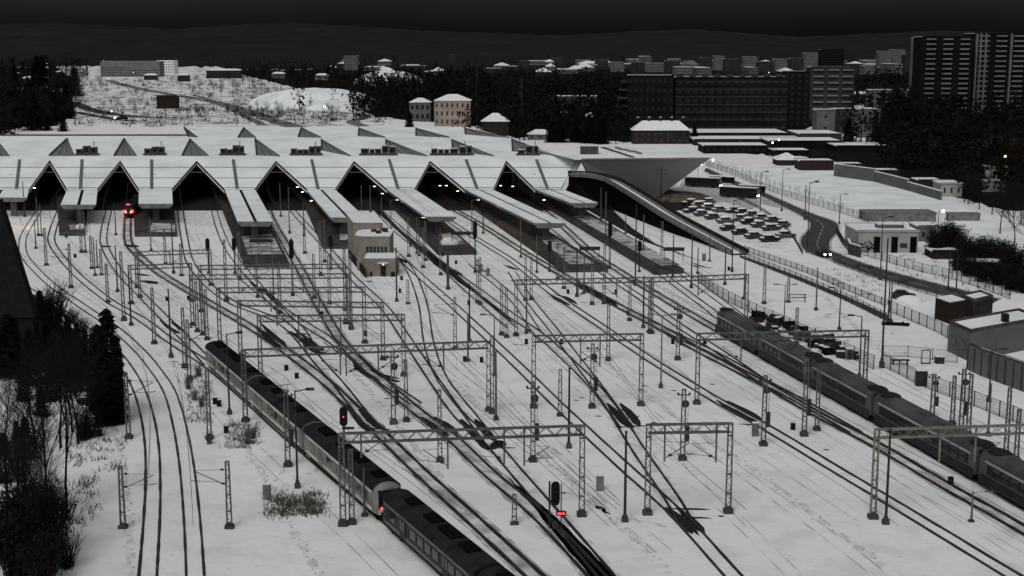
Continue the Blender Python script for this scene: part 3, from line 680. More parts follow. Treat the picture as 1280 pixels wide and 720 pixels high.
def height(px, yb, yt):
    P = G(px, yb); return U(px, yt, P.y).z
def put(kind, px, yb, yt, rz=0, label=None):
    P = G(px, yb); h = height(px, yb, yt)
    return S[kind].put(P, rz, label, (max(1, 1), 1, h / 8.0))
PI = math.pi
MASTS = """
T 31 271 227;G 48 295 247;G 52 295 255;T 45 311 275;L 58 332 285;B 89 360 305 1;G 107 316 265;L 115 336 295;G 119 345 297;G 122 335 300;L 127 344 312;T 145 294 255;T 147 365 307;G 189 314 272;
L 207 331 287;T 217 342 277;L 227 345 305;S 261 342 297;S 294 342 296;L 135 378 330;L 155 401 315;T 164 407 340;L 193 430 360;T 214 447 362;L 231 460 385;B 237 475 400;L 247 415 352;L 254 419 355;L 259 425 362;
A 287 518 417;L 262 549 460;B 161 548 466;B 154 660 583;B 287 660 577 1;K 360 583 488;A 372 610 488;L 440 655 562;G 456 645 585;K 492 530 440;L 508 527 450;L 550 577 488;L 615 517 420;G 620 525 440;
G 366 370 308;L 393 373 318;L 432 405 312;L 439 412 318;T 496 377 310;L 510 380 350;T 560 362 317;B 569 437 372 1;T 587 428 355;L 597 379 325;L 600 381 322;L 627 419 355;L 633 422 360;a 618 470 394 1;
G 351 271 229;G 362 292 235;G 380 295 255;L 381 317 274;S 366 370 297;L 401 345 277;L 406 328 276;S 414 337 293;G 452 262 232;G 463 265 232;G 477 270 247;W 489 291 250;L 511 321 272;W 521 317 272;G 524 320 276;
L 532 326 277;L 529 335 285;L 551 344 292;L 560 361 317;S 594 341 275;W 590 293 250;S 604 292 252;G 651 322 275;L 657 376 322;L 664 375 322;G 671 341 295;S 687 340 300;L 697 350 295;L 705 361 310;T 721 371 310;
G 730 367 320;L 740 381 322;G 751 275 235;G 757 298 240;L 755 380 307;S 762 336 275;T 794 357 257;S 799 340 300;G 804 320 269;G 782 292 267;L 827 325 277;T 841 347 295;T 864 360 292;G 872 342 310;
G 887 327 295;T 906 356 310;A 915 340 250;G 930 374 320;G 658 417 345;T 711 560 461;L 760 451 380;L 787 401 352;T 804 410 345;D 826 485 394;K 847 450 382;K 740 510 430;K 853 575 487;K 666 577 478;T 781 652 540;
K 954 557 470;K 1005 545 450;L 1021 538 460;T 1107 655 537;a 1214 652 615;K 1165 522 468;K 1201 540 462;L 1210 545 468;L 1270 575 512;L 1257 570 485;A 1074 472 395 1;T 1102 460 300;A 1236 502 437;
D 980 405 356;L 995 430 385;G 1020 388 335;A 1049 412 360 1;A 950 270 215;A 977 264 212;A 1009 316 228;T 1006 275 232;A 1049 280 243;A 1100 350 272;T 1185 362 315;T 1195 366 320;T 1110 405 355;G 1113 402 350;L 643 655 618;
L 102 316 262;L 175 372 315;L 283 377 300;L 300 350 290;G 322 372 320;G 342 368 318;L 350 392 330;L 412 380 320;G 585 452 395;L 700 520 462;L 955 380 330;L 985 378 345;G 1235 545 480;L 1190 530 470
"""
for ent in MASTS.replace('\n', '').split(';'):
    q = ent.split()
    if not q: continue
    put(q[0], float(q[1]), float(q[2]), float(q[3]), PI if len(q) > 4 else 0)

# ------------------------------------------------------------------ portals: two legs, a trussed beam, drop posts with arms
def truss(p, q, depth, t, m='galv', wy=.5):
    p, q = Vector(p), Vector(q); dz = Vector((0, 0, depth)); oy = Vector((0, wy / 2, 0)); b = MB()
    for o in (oy, -oy):
        b.bar(p + o, q + o, .12); b.bar(p + dz + o, q + dz + o, .12)
        n = max(4, int((q - p).length / .85))
        for i in range(n):
            a, c = p.lerp(q, i / n), p.lerp(q, (i + 1) / n)
            if i % 2: b.bar(a + o, c + dz + o, .055)
            else: b.bar(a + dz + o, c + o, .055)
    n = max(3, int((q - p).length / 1.7))
    for i in range(n + 1):
        a = p.lerp(q, i / n); b.bar(a + oy, a - oy, .06); b.bar(a + dz + oy, a + dz - oy, .06)
    return b.build('truss_beam', m, t)
def portal(lx, lb, lt, rx, rb, rt, depth_px, hang, label, m='galv', left=True, right=True, ext=(0, 0)):
    A, B_ = G(lx, lb), G(rx, rb)
    hA, hB = U(lx, lt, A.y).z, U(rx, rt, B_.y).z
    h = hA if not right else hB if not left else (hA + hB) / 2; hA = hB = h
    base = A.copy(); t = thing('catenary_portal', label, 'gantry', base, 0, 'catenary portals spanning the tracks')
    b = B_ - base
    ppm = (FOCAL * 1.0) / (A.y / cp); dep = max(.7, depth_px / ppm)
    for on, o, hh in ((left, Vector((0, 0, 0)), hA), (right, b, hB)):
        if not on: continue
        c = MB(); k = lattice_col(hh, .5, .42, .36); c.add([(v[0] + o.x, v[1] + o.y, v[2]) for v in k.v], k.f); leg = c.build('leg', m, t)
        f = MB(); k = foundation(.62); f.add([(v[0] + o.x, v[1] + o.y, v[2]) for v in k.v], k.f); f.build('foundation', 'concrete_dark', leg)
    d = (b - Vector((0, 0, 0))).normalized()
    truss(d * (-ext[0]) + Vector((0, 0, hA - dep)), b + d * ext[1] + Vector((0, 0, hB - dep)), dep, t, m)
    for i, (fx, bot, side) in enumerate(hang):
        s = (fx - lx) / (rx - lx); o = b * s; top = h
        P = base + o; zb = U(fx, bot, P.y).z
        k = MB(); k.bar(o + Vector((0, 0, top)), o + Vector((0, 0, zb)), .16); hg = k.build('drop_post', m, t)
        if side:
            k = MB(); k.tube(o + Vector((0, 0, zb + .3)), o + Vector((side * 2.4, 0, zb + 1.9)), .045, n=5); k.tube(o + Vector((side * .1, 0, zb + 2.0)), o + Vector((side * 2.4, 0, zb + 1.9)), .02, n=4)
            k.tube(o + Vector((side * .6, 0, zb + .65)), o + Vector((side * 2.8, 0, zb + .85)), .025, n=4); k.build('bracket_arm', 'steel_dark', hg)
            k = MB(); k.ball(o + Vector((side * .55, 0, zb + .65)), .15, 6, 4, (1.4, 1, 1)); k.build('insulator', 'insul', hg)
    return t
portal(429, 657, 542, 727, 645, 532, 12, [(453, 572, 1), (559, 586, -1), (629, 580, -1), (654, 582, 1)], 'widest foreground gantry, its left leg in front of the left train')
portal(809, 643, 531, 910, 641, 529, 11, [(829, 577, 1), (893, 578, -1)], 'short foreground gantry between the widest one and the right train')
portal(1091, 648, 537, 1310, 640, 530, 11, [(1169, 577, 1), (1213, 577, 1)], 'gantry in the lower right corner reaching over the right train', m='steel_tan')
portal(307, 527, 437, 611, 514, 427, 9, [(425, 469, -1), (432, 470, 1), (472, 465, 1), (554, 464, -1)], 'long gantry whose left leg stands beside the left train')
portal(326, 472, 397, 505, 470, 391, 7.5, [(375, 430, 1), (427, 445, -1)], 'gantry just behind the one beside the left train')
portal(301, 447, 380, 479, 450, 374, 6.5, [(348, 408, 1), (440, 410, -1)], 'third gantry counting back from the left train')
portal(275, 430, 362, 456, 429, 357, 6, [(340, 390, 1), (400, 390, -1)], 'fourth gantry counting back from the left train')
portal(241, 407, 344, 437, 405, 342, 5, [(300, 368, 1), (380, 366, -1)], 'fifth gantry counting back from the left train')
portal(252, 390, 332, 432, 388, 330, 4.5, [(320, 352, 1)], 'farthest of the stacked gantries left of the beige signal box')
portal(164, 380, 331, 240, 377, 330, 4, [], 'small gantry over the tracks in front of the dark switch patch')
portal(172, 360, 315, 264, 357, 312, 3.5, [(214, 332, 1)], 'smallest gantry left of the paired signals')
portal(645, 420, 350, 812, 416, 347, 5, [(722, 372, 1), (770, 372, -1)], 'gantry spanning the middle tracks beyond the platform ends')
portal(814, 417, 347, 932, 412, 343, 5, [(871, 370, 1)], 'gantry reaching from the middle tracks to the nose of the right train')
portal(667, 510, 418, 801, 507, 419, 8, [(725, 455, 1), (749, 458, -1)], 'gantry alone in the middle of the snow field')
portal(871, 505, 417, 1080, 500, 413, 8, [(924, 452, -1), (971, 450, 1), (1009, 440, 1)], 'gantry crossing the right train halfway along it')

# red lit dwarf signal with big dark head in the front
p = G(694, 660); t = thing('railway_signal', 'front signal with dark oblong head and red lit bar', 'signal', p, 0)
MB().tube((-.55, 0, 0), (-.55, 0, 4.6), .1).build('post', 'steel_dark', t)
foundation(.4).build('foundation', 'concrete_dark', t)
b = MB(); pts = []
for k in range(9): a = PI * k / 8; pts.append((.42 * math.cos(a), -.2, 4.2 + .42 * math.sin(a)))
for k in range(9): a = PI + PI * k / 8; pts.append((.42 * math.cos(a), -.2, 2.7 + .42 * math.sin(a)))
b.ext(pts, (0, .14, 0)); b.build('signal_head', 'black', t)
MB().tube((.55, 0, 0), (.55, 0, 4.4), .06).build('guard_post', 'steel_dark', t)
for k in range(4):
    MB().tube((0, -.2, 2.75 + k * .45), (0, -.42, 2.75 + k * .45), .15, .15, 8).build('hood', 'black', t)
q = MB().box(.55, -.25, 1.55, .95, .2, .42).build('lamp_box', 'steel_dark', t)
for k in (-1, 0, 1): MB().tube((.55 + k * .24, -.35, 1.55), (.55 + k * .24, -.39, 1.55), .09, .09, 8).build('red_lamp', 'lamp_red', q)
# cable hook posts along the tracks and the dwarf signal by the left gantry leg
p = G(431, 585); t = thing('railway_signal', 'signal with one red light hung high at the left end of the widest foreground gantry', 'signal', p, 0)
zt_ = U(431, 508, p.y).z
MB().tube((0, 0, 0), (0, 0, zt_ - .4), .1).build('post', 'steel_dark', t)
b = MB(); pts = []
for k in range(9): a = PI * k / 8; pts.append((.42 * math.cos(a), -.2, zt_ - .42 + .42 * math.sin(a)))
for k in range(9): a = PI + PI * k / 8; pts.append((.42 * math.cos(a), -.2, zt_ - 1.75 + .42 * math.sin(a)))
b.ext(pts, (0, .14, 0)); b.build('signal_head', 'black', t)
MB().tube((.0, -.2, zt_ - 1.1), (.0, -.24, zt_ - 1.1), .06, .06, 8).build('red_lamp', 'lamp_red', t)
MB().box(.45, 0, zt_ - 2.4, 1.3, .7, .1).build('platform', 'steel_dark', t)

# small trackside cabinets and posts standing in the snow
def m_box(label, w, d, h, m):
    t = mk('trackside_box', label, 'box', 'small trackside boxes')
    MB().box(0, 0, h / 2, w, d, h).build('casing', m, t); MB().box(0, 0, h + .03, w * 1.08, d * 1.08, .07).build('lid', 'snow_cap' if m != 'black' else m, t)
    return t
sb = Stock(m_box('small dark trackside box', .5, .45, .7, 'black')); gb = Stock(m_box('small grey trackside cabinet', .75, .5, 1.6, 'concrete'))
for x, y in [(358, 463), (371, 473), (457, 420), (402, 395), (269, 505), (274, 508), (283, 541), (658, 430), (702, 430), (710, 367), (770, 367), (881, 430), (841, 430), (785, 394), (792, 355), (586, 381), (581, 452), (991, 537), (1188, 605), (502, 350), (513, 308), (570, 330), (445, 462), (94, 322), (209, 376), (236, 375), (83, 297), (1071, 300), (1118, 372), (911, 338), (602, 453), (500, 366), (553, 320)]: sb.put(G(x, y))
for x, y in [(750, 613), (944, 545), (334, 624), (601, 340), (880, 326), (610, 345)]: gb.put(G(x, y))

# ------------------------------------------------------------------ overhead wires
def wires(key, i0=0):
    line = LINES[key]; b = MB(); L_ = 0; sup = [0]; cum = [0]
    for i in range(1, len(line)): L_ += (line[i] - line[i - 1]).length; cum.append(L_)
    def at(s):
        for i in range(1, len(line)):
            if cum[i] >= s:
                t = (s - cum[i - 1]) / max(1e-6, cum[i] - cum[i - 1]); return line[i - 1].lerp(line[i], t)
        return line[-1]
    n = max(2, int(L_ / 50)); sp = L_ / n
    for k in range(n):
        for j in range(6):
            s0, s1 = k * sp + sp * j / 6, k * sp + sp * (j + 1) / 6
            def sag(u): x = (u - k * sp) / sp; return 6.9 - 3.6 * x * (1 - x)
            a, c = at(s0), at(s1)
            b.tube(a + Vector((0, 0, sag(s0))), c + Vector((0, 0, sag(s1))), .026, n=3)
            b.tube(a + Vector((0, 0, 5.45)), c + Vector((0, 0, 5.45)), .024, n=3)
            b.tube(a + Vector((0, 0, 5.45)), a + Vector((0, 0, sag(s0))), .012, n=3)
    o = b.build('overhead_wire', 'wire'); tag(o, 'thin dark overhead wire pair strung above a snowy track', 'wire', 'overhead wires above the tracks')
for k in list('abcdefghijklmnopqtuxz'): wires(k)

# ------------------------------------------------------------------ trains
def train(name, label, p0, direction, cars, style, zoff=.0, gap=.5, front_first=True):
    """p0: ground point under the first end; direction: ground unit vector; cars: lengths. Local x runs along the train."""
    d = Vector(direction); d.z = 0; d.normalize(); rz = math.atan2(d.y, d.x)
    t = thing(name, label, 'train', p0, rz)
    hw = 1.45; x = 0
    for ci, L in enumerate(cars):
        first, last = ci == 0, ci == len(cars) - 1
        x0, x1 = x + gap / 2, x + L - gap / 2
        prof = [(-hw, 1.0), (-hw, 3.15)] + [(hw * math.cos(PI - PI * k / 10) , 3.15 + .85 * math.sin(PI * k / 10)) for k in range(1, 10)] + [(hw, 3.15), (hw, 1.0)]
        side = style['side']; b = MB()
        secs = [(x0, 1, 0), (x1, 1, 0)]
        if first and style['nose']: secs = [(x0, .80, -.45), (x0 + .5, .93, -.12), (x0 + 1.5, 1, 0), (x1, 1, 0)]
        if last and style['nose']: secs = secs[:-1] + [(x1 - 1.5, 1, 0), (x1 - .5, .93, -.12), (x1, .80, -.45)]
        vs = []; n = len(prof)
        for sx, k, dz in secs:
            for y, z in prof: vs.append((sx, y * k, z + (dz if z > 3.1 else 0)))
        fs = []
        for j in range(len(secs) - 1):
            for i in range(n - 1): fs.append((j * n + i, j * n + i + 1, (j + 1) * n + i + 1, (j + 1) * n + i))
            fs.append((j * n + n - 1, j * n, (j + 1) * n, (j + 1) * n + n - 1))
        fs += [tuple(range(n)), tuple(range((len(secs) - 1) * n + n - 1, (len(secs) - 1) * n - 1, -1))]
        b.add(vs, fs); car = b.build('car_body', side, t)
        # roof skin
        ra = [(hw * 1.012 * math.cos(PI - PI * k / 12), 3.18 + .86 * math.sin(PI * k / 12)) for k in range(0, 13)]
        if style['roof']:
            r = MB(); ov = .75 if style.get('full_roof') else 1.3; xa, xb = x0 + (ov if first else .1), x1 - (ov if last else .1)
            r.strip([(xa, y, z) for y, z in ra], [(xb, y, z) for y, z in ra]); r.build('roof', style['roof'], car)
        # long light stripe and dark window band
        for s in (-1, 1):
            st = MB(); st.box((x0 + x1) / 2, s * (hw + .012), 1.3, x1 - x0 - 2.2, .03, .3); st.build('stripe', style['stripe'], car)
            st = MB(); st.box((x0 + x1) / 2, s * (hw + .012), 3.0, x1 - x0 - 2.2, .03, .24); st.build('cant_rail', style['stripe'], car)
            nwin = int((L - 4.5) / style['pitch']); doors = style['doors']
            if style['band']:
                st = MB(); st.box((x0 + x1) / 2, s * (hw + .014), 2.25, x1 - x0 - 3.0, .03, 1.0); st.build('window_band', 'train_dark', car)
            xs = [x0 + 2.4 + (i + .5) * (L - 4.8) / nwin for i in range(nwin)]
            for i, wx in enumerate(xs):
                if any(abs(wx - (x0 + f * (x1 - x0))) < 1.1 for f in doors): continue
                w = MB(); w.box(wx, s * (hw + .03), 2.25, style['pitch'] * .72, .03, .85); w.build('window', 'glass', car)
            for f in doors:
                dx = x0 + f * (x1 - x0); w = MB(); w.box(dx, s * (hw + .022), 1.98, 1.35, .04, 1.95); dr = w.build('door', style['door'], car)
                for q in (-.33, .33): MB().box(dx + q, s * (hw + .05), 2.3, .42, .03, .9).build('door_window', 'glass', dr)
        # underframe and bogies
        if style.get('skirt'):
            for s in (-1, 1): MB().box((x0 + x1) / 2, s * (hw + .02), 1.0, x1 - x0 - .6, .06, 1.0).build('skirt', 'train_dark', car)
        u = MB(); u.box((x0 + x1) / 2, 0, .78, x1 - x0 - 6, 2.3, .5); u.build('underframe', 'under', car)
        for bx in (x0 + 2.6, x1 - 2.6):
            k = MB(); k.box(bx, 0, .62, 2.9, 2.2, .4); bg = k.build('bogie', 'under', car)
            for wx in (-1.1, 1.1):
                for s in (-1, 1): MB().tube((bx + wx, s * .68, .46), (bx + wx, s * .82, .46), .46, .46, 12).build('wheel', 'under', bg)
        # roof gear
        rg = style['gear']
        for k in range(rg):
            gx = x0 + 2.2 + (k + random.uniform(.2, .8)) * (L - 4.4) / rg
            k2 = MB(); k2.box(gx, 0, 3.98 + style.get('gh', .26) / 2, random.uniform(1.6, 3.2), 1.2, style.get('gh', .26)); k2.build('roof_box', style['gearmat'], car)
        if style['well'] :
            for wx in (x0 + 1.3, x1 - 1.3):
                k2 = MB(); k2.ball((wx, 0, 3.95), 1, 12, 6, (1.7, 1.15, .2)); k2.build('roof_hatch', 'black', car)
        if style['panto'] and ci in style['panto']:
            gx = x0 + (x1 - x0) * .5; k2 = MB(); z = 4.15
            for s in (-.5, .5):
                k2.tube((gx - .9, s, z), (gx + .5, s * .8, z + .7), .035, n=4); k2.tube((gx + .5, s * .8, z + .7), (gx - .3, s * .7, z + 1.3), .03, n=4)
            k2.bar((gx - .3, -.9, z + 1.3), (gx - .3, .9, z + 1.3), .06); k2.box(gx - .3, 0, z - .03, 1.9, 1.4, .08); k2.build('pantograph', 'steel_dark', car)
        for end, e in ((first, x0), (last, x1)):
            if end:
                s = -1 if e == x0 else 1
                w = MB(); w.box(e + s * .02, 0, 2.35, .06, 2.1, .85); w.build('windscreen', 'glass', car)
                if style.get('darkcab'): MB().box(e - s * .1, 0, 2.2, .26, 2.28, 2.3).build('cab_front', 'train_dark', car)
                w = MB(); w.box(e + s * .04, 0, 1.25, .12, 2.3, .5); w.build('bumper', style['stripe'], car)
                for q in (-.85, .85):
                    MB().tube((e + s * .1, q, 1.15), (e + s * .55, q, 1.15), .11, .2, 8).build('buffer', 'under', car)
                    lm = MB(); lm.tube((e + s * .03, q, 1.6), (e + s * .09, q, 1.6), .13, .13, 8); lm.build('tail_lamp', 'lamp_red' if style.get('tail') == ci + (0 if e == x0 else .5) else 'glass', car)
            else:
                s = -1 if e == x0 else 1
                w = MB(); w.box(e + s * gap / 4, 0, 2.3, gap / 2 + .02, 2.2, 2.6); w.build('gangway', 'under', car)
        x += L
    return t
emu = dict(nose=True, full_roof=True, darkcab=True, side='train_side', roof='train_roof', stripe='train_cream', band=False, pitch=1.75, doors=(.27, .73), door='train_side', gear=4, gearmat='under', well=False, panto=(1,), tail=2.5)
pA, pB = G(268, 459), G(463, 632)
dA = (pB - pA)
train('commuter_train', 'long grey commuter train with black roof and cream stripes at lower left', pA, dA, [23.6, 23.6, 23.6], emu)
dn_ = Vector((dA.x, dA.y, 0)).normalized()
emu2 = dict(emu); emu2['panto'] = (1,); emu2['tail'] = None; emu2['side'] = 'train_dark'; emu2['door'] = 'train_dark'; emu2['stripe'] = 'train_grey'
train('commuter_train', 'dark train unit coupled ahead of the grey commuter train at the bottom edge', pA + dn_ * 71.6, dA, [22, 22], emu2)
ic = dict(nose=True, skirt=True, gh=.1, side='train_shell', roof='train_roof_grey', stripe='train_line', band=True, pitch=1.6, doors=(.5,), door='train_shell', gear=2, gearmat='train_roof_grey', well=True, panto=(), tail=None)
pA, pB = G(903, 415), G(1290, 636)
train('express_train', 'long grey express train with dark window band on the right', pA, pB - pA, [17.8, 17.8, 18.4, 23.5, 23, 23], ic, gap=.7)
red = dict(nose=True, side='train_dark', roof='train_roof', stripe='train_red', band=False, pitch=1.75, doors=(.3, .7), door='train_dark', gear=2, gearmat='under', well=False, panto=(), tail=0)
pA = G(161, 273.5); t = train('locomotive_train', 'dark train with red front lights standing under the second gable mouth', pA, Vector((-.12, 1, 0)), [16, 20, 20], dict(red))
for q in (-.95, .95): MB().box(-.05, q, 2.0, .12, .75, .6).build('marker_light', 'lamp_red', t)
for q in (-.6, .6): MB().tube((-.1, q, 1.75), (-.2, q, 1.75), .2, .2, 8).build('headlamp', 'lamp_soft', t)
MB().box(0.1, 0, 3.75, .2, .9, .22).build('roof_lamp', 'lamp_red', t)
# orange work wagon in the hall mouth beside it
# ------------------------------------------------------------------ signal box
p0 = G(456, 346); p1 = G(496, 345); w = p1.x - p0.x; base = (p0 + p1) / 2
t = thing('signal_box', 'beige signal box with rounded tower and low front annex lit by one door lamp', 'signal box', base)
ang = 0
hf = U(470, 323, base.y).z
def rbox(b, x0, x1, y0, y1, z0, z1, r=0, n=6):
    pts = []
    cs = [(x0, y0, PI), (x1, y0, 1.5 * PI), (x1, y1, 0), (x0, y1, .5 * PI)]
    for k, (cx, cy, a) in enumerate(cs):
        rr = r if k in (0, 3) else .02
        sx = 1 if cx == x0 else -1; sy = 1 if cy == y0 else -1
        for i in range(n + 1):
            aa = a + .5 * PI * i / n; pts.append(Vector((cx + sx * rr + rr * math.cos(aa), cy + sy * rr + rr * math.sin(aa), z0)))
    return b.ext(pts, (0, 0, z1 - z0))
# skewed with the platforms: everything runs back to the left
sh = 0
def skew(b): 
    b.v = [(x + y * sh, y, z) for x, y, z in b.v]; return b
rbox(MB(), -w / 2, w / 2, 0, 6.1, 0, hf, .1).build('front_annex', 'beige', t)
rbox(MB(), -w / 2 - .12, w / 2 + .12, -.12, 6.0, hf, hf + .22, .1).build('annex_roof', 'snow_cap', t)
hm = 7.1
rbox(MB(), -5.6, 1.3, 6.0, 15, 0, hm, 2.2).build('tower', 'beige', t)
rbox(MB(), -5.8, 1.45, 5.85, 15.1, hm, hm + .22, 2.3).build('tower_roof', 'snow_cap', t)
sh = -.22
skew(rbox(MB(), -3.6, 2.4, 14.8, 29, 0, 8.7, 1.0)).build('rear_block', 'beige', t)
skew(rbox(MB(), -3.7, 2.5, 14.7, 29.1, 8.7, 8.95, 1.0)).build('rear_roof', 'snow_cap', t)
for k in range(6):
    x = -3.2 + k * .74
    fr = MB().box(x, 5.96, 4.3, .46, .12, 1.5).build('window', 'steel_dark', t)
    MB().box(x, 5.88, 4.3, .36, .06, 1.35).build('pane', 'glass', fr)
for k in range(3):
    fr = MB().box(-5.62, 9 + k * 2, 4.3, .1, 1.0, 1.4).build('window', 'steel_dark', t)
sh = 0
dr = MB().box(.5, -.03, 1.05, 1.05, .1, 2.1).build('door', 'wood', t); MB().box(.85, -.1, 1.05, .06, .08, .14).build('handle', 'galv', dr)
MB().box(.5, -.45, 2.75, 2.0, .9, .12).build('door_canopy', 'snow_cap', t)
lm = MB().ball((.55, -.3, 2.42), .14, 8, 5).build('door_lamp', 'lamp_soft', t)
for x in (-1.9, 2.2, 2.55): MB().box(x, -.25, .45, .35, .35, .9).build('bin', 'black', t)
for (x, y, z) in ((-1.2, 9, .6), (-2.4, 11.5, .5), (0, 11, .8), (-.6, 13, .5)):
    MB().box(x, y, hm + z / 2 + .2, 1.0, 1.1, z).build('roof_unit', 'steel_dark', t)
q0, q1 = G(436, 322) - base, G(457, 347) - base
b = MB(); n_ = Vector((.1, 0, 0)); b.ext([q0 - n_, q0 + n_, q1 + n_, q1 - n_], (0, 0, 1.7)); b.build('side_fence', 'wood', t)

# ------------------------------------------------------------------ ramp from the hall down to the car park
t = thing('access_ramp', 'curved raised ramp running down from the hall end along the car park', 'ramp', G(820, 290))
base = t.location.copy()
spec = [(712, 218, 9.3), (735, 219, 9.0), (755, 222.5, 8.4), (770, 228, 7.6), (800, 246, 5.9), (840, 271, 3.7), (880, 293, 1.9), (925, 317, .35)]
line = smoothline([G(x, y, z) for x, y, z in spec], 6)
line = [p - base for p in line]
L_, R_ = offset(line, 1.9), offset(line, -1.9)
b = MB(); dz = Vector((0, 0, -.5)); 
b.strip(L_, R_); b.strip([p + dz for p in R_], [p + dz for p in L_]); b.strip(L_, [p + dz for p in L_]); b.strip(R_, [p + dz for p in R_]); b.build('deck', 'concrete', t)
b = MB(); b.strip([p + Vector((0, 0, .03)) for p in offset(line, 1.6)], [p + Vector((0, 0, .03)) for p in offset(line, -.4)]); b.build('snow_layer', 'snow_cap', t)
for d, nm, c in ((1.9, 'parapet', 'concrete'), (-1.9, 'parapet', 'brick')):
    A, B_ = offset(line, d - .12), offset(line, d + .12); up = Vector((0, 0, .9))
    b = MB(); b.strip([p + up for p in A], [p + up for p in B_]); b.strip(A, [p + up for p in A]); b.strip(B_, [p + up for p in B_]); b.build(nm, c, t)
b = MB(); A = offset(line, .9); B_ = offset(line, -1.2); 
fl = lambda P: [Vector((p.x, p.y, 0)) for p in P]
b.strip([p + dz for p in A], fl(A)); b.strip([p + dz for p in B_], fl(B_)); b.build('wall', 'hall_dark', t)  # stands for the dark opening under the deck, its shade painted near-black
# brown mound behind it
b = MB(); c = G(850, 249); b.ball((0, 0, 0), 1, 18, 8, (9.5, 9, 2.2)); o = b.build('earth_mound', 'earth', None, c, True); tag(o, 'brown earth mound against the foot of the cantilevered hall end', 'mound')

P = G(826, 256); h = U(826, 209, P.y).z; t = thing('utility_pole', 'dark utility pole with two crossarms in front of the cantilevered hall end', 'pole', P)
MB().tube((0, 0, 0), (0, 0, h), .22, .15, 8).build('shaft', 'steel_dark', t)
for z in (h - .8, h - 2.0):
    MB().box(0, 0, z, 2.6, .14, .14).build('crossarm', 'steel_dark', t)
    for x in (-1.2, 1.2): MB().ball((x, 0, z + .2), .14, 6, 4).build('insulator', 'insul', t)
# ------------------------------------------------------------------ fences
def fence(pts, h, label, m='steel_dark', step=3.0, mesh=True, name='fence', wires_n=5):
    P = smoothline([G(x, y) for x, y in pts], 6) if len(pts) > 2 else [G(*pts[0]), G(*pts[1])]
    base = P[0].copy(); t = thing(name, label, 'fence', base)
    P = [p - base for p in P]; cum = [0]
    for i in range(1, len(P)): cum.append(cum[-1] + (P[i] - P[i - 1]).length)
    n = min(95, max(2, int(cum[-1] / step)))
    Q = []
    for k in range(n + 1):
        s = cum[-1] * k / n; i = max(1, next((i for i in range(1, len(cum)) if cum[i] >= s - 1e-6), len(cum) - 1))
        u = (s - cum[i - 1]) / max(1e-6, cum[i] - cum[i - 1]); q = P[i - 1].lerp(P[i], u); Q.append(q)
        MB().box(q.x, q.y, h / 2, .11, .11, h + .1).build('post', m, t)
    b = MB()
    for i in range(len(Q) - 1):
        for z in (.12, h - .05): b.bar(Q[i] + Vector((0, 0, z)), Q[i + 1] + Vector((0, 0, z)), .05)
        if mesh:
            for k in range(1, 14): a = Q[i].lerp(Q[i + 1], k / 14); b.bar(a + Vector((0, 0, .1)), a + Vector((0, 0, h)), .018)
            for k in range(1, wires_n): 
                z = h * k / wires_n; b.bar(Q[i] + Vector((0, 0, z)), Q[i + 1] + Vector((0, 0, z)), .018)
    b.build('mesh_panel', m, t); return t
fence([(872, 352), (900, 372), (940, 392), (985, 412), (1030, 434), (1055, 444), (1092, 462)], 2.0, 'mesh fence running behind the scrap heaps beside the right train')
fence([(925, 322), (965, 338), (1010, 356), (1060, 378), (1108, 402)], 1.5, 'dark mesh fence on the track side of the path below the ramp', step=2.5)
fence([(930, 314), (970, 328), (1012, 343), (1060, 364), (1110, 384)], 1.3, 'dark mesh fence on the road side of the path below the ramp', step=2.5)
fence([(1102, 458), (1125, 469), (1150, 482), (1200, 501), (1245, 519), (1300, 541)], 2.0, 'panel fence in front of the two grey buildings at right', step=2.4)
fence([(1112, 390), (1140, 402), (1172, 416), (1184, 423)], 2.0, 'fence beside the dark shed at right', step=2.4)
fence([(1104, 446), (1140, 447), (1196, 454)], 1.7, 'pale fence across the small snowy yard at right', m='galv', step=3)
fence([(1042, 329), (1100, 350), (1150, 365), (1205, 382), (1236, 391)], .7, 'low railing along the lower kerb of the road', m='steel_dark', step=3)
fence([(1045, 292), (1060, 313), (1090, 322), (1140, 337), (1200, 352), (1262, 374)], 1.8, 'dark fence between the road and the white garage building', step=3)
fence([(882, 207), (920, 220), (960, 238), (1020, 257), (1082, 276)], 1.9, 'pale mesh fence along the foot of the snowy field', m='galv', step=4, wires_n=3)
fence([(905, 240), (950, 262), (985, 290), (1003, 318)], .9, 'low dark railing round the car park', step=3)
sheet('path', [(925, 319), (965, 333), (1010, 350), (1060, 371), (1110, 394), (1110, 402), (1060, 377), (1010, 355), (965, 337), (925, 322)], 'asphalt', .008)

# ------------------------------------------------------------------ road
def road(name, lower, upper, m, z):
    A = smoothline([G(*q) for q in lower], 8); B_ = smoothline([G(*q) for q in upper], 8); up = Vector((0, 0, z))
    b = MB(); b.strip([p + up for p in A], [p + up for p in B_]); return struct(b.build(name, m)), A, B_
lower = [(880, 214), (920, 232), (960, 249), (1005, 272), (1013, 284), (1002, 298), (1004, 311), (1020, 320), (1042, 327), (1100, 348), (1185, 371), (1240, 380)]
upper = [(882, 210), (925, 229), (962, 244), (1012, 266), (1042, 277), (1048, 287), (1038, 300), (1037, 309), (1042, 315), (1100, 336), (1207, 364), (1250, 374)]
_, RA, RB = road('road', lower, upper, 'asphalt', .012)
def kerb(P, side):
    A, B_ = offset(P, side * .05), offset(P, side * .45); b = MB(); up = Vector((0, 0, .13))
    b.strip([p + up for p in A], [p + up for p in B_]); b.strip(A, [p + up for p in A]); b.strip(B_, [p + up for p in B_]); return struct(b.build('kerb', 'slush'))
kerb(RA, 1); kerb(RB, -1)
b = MB()
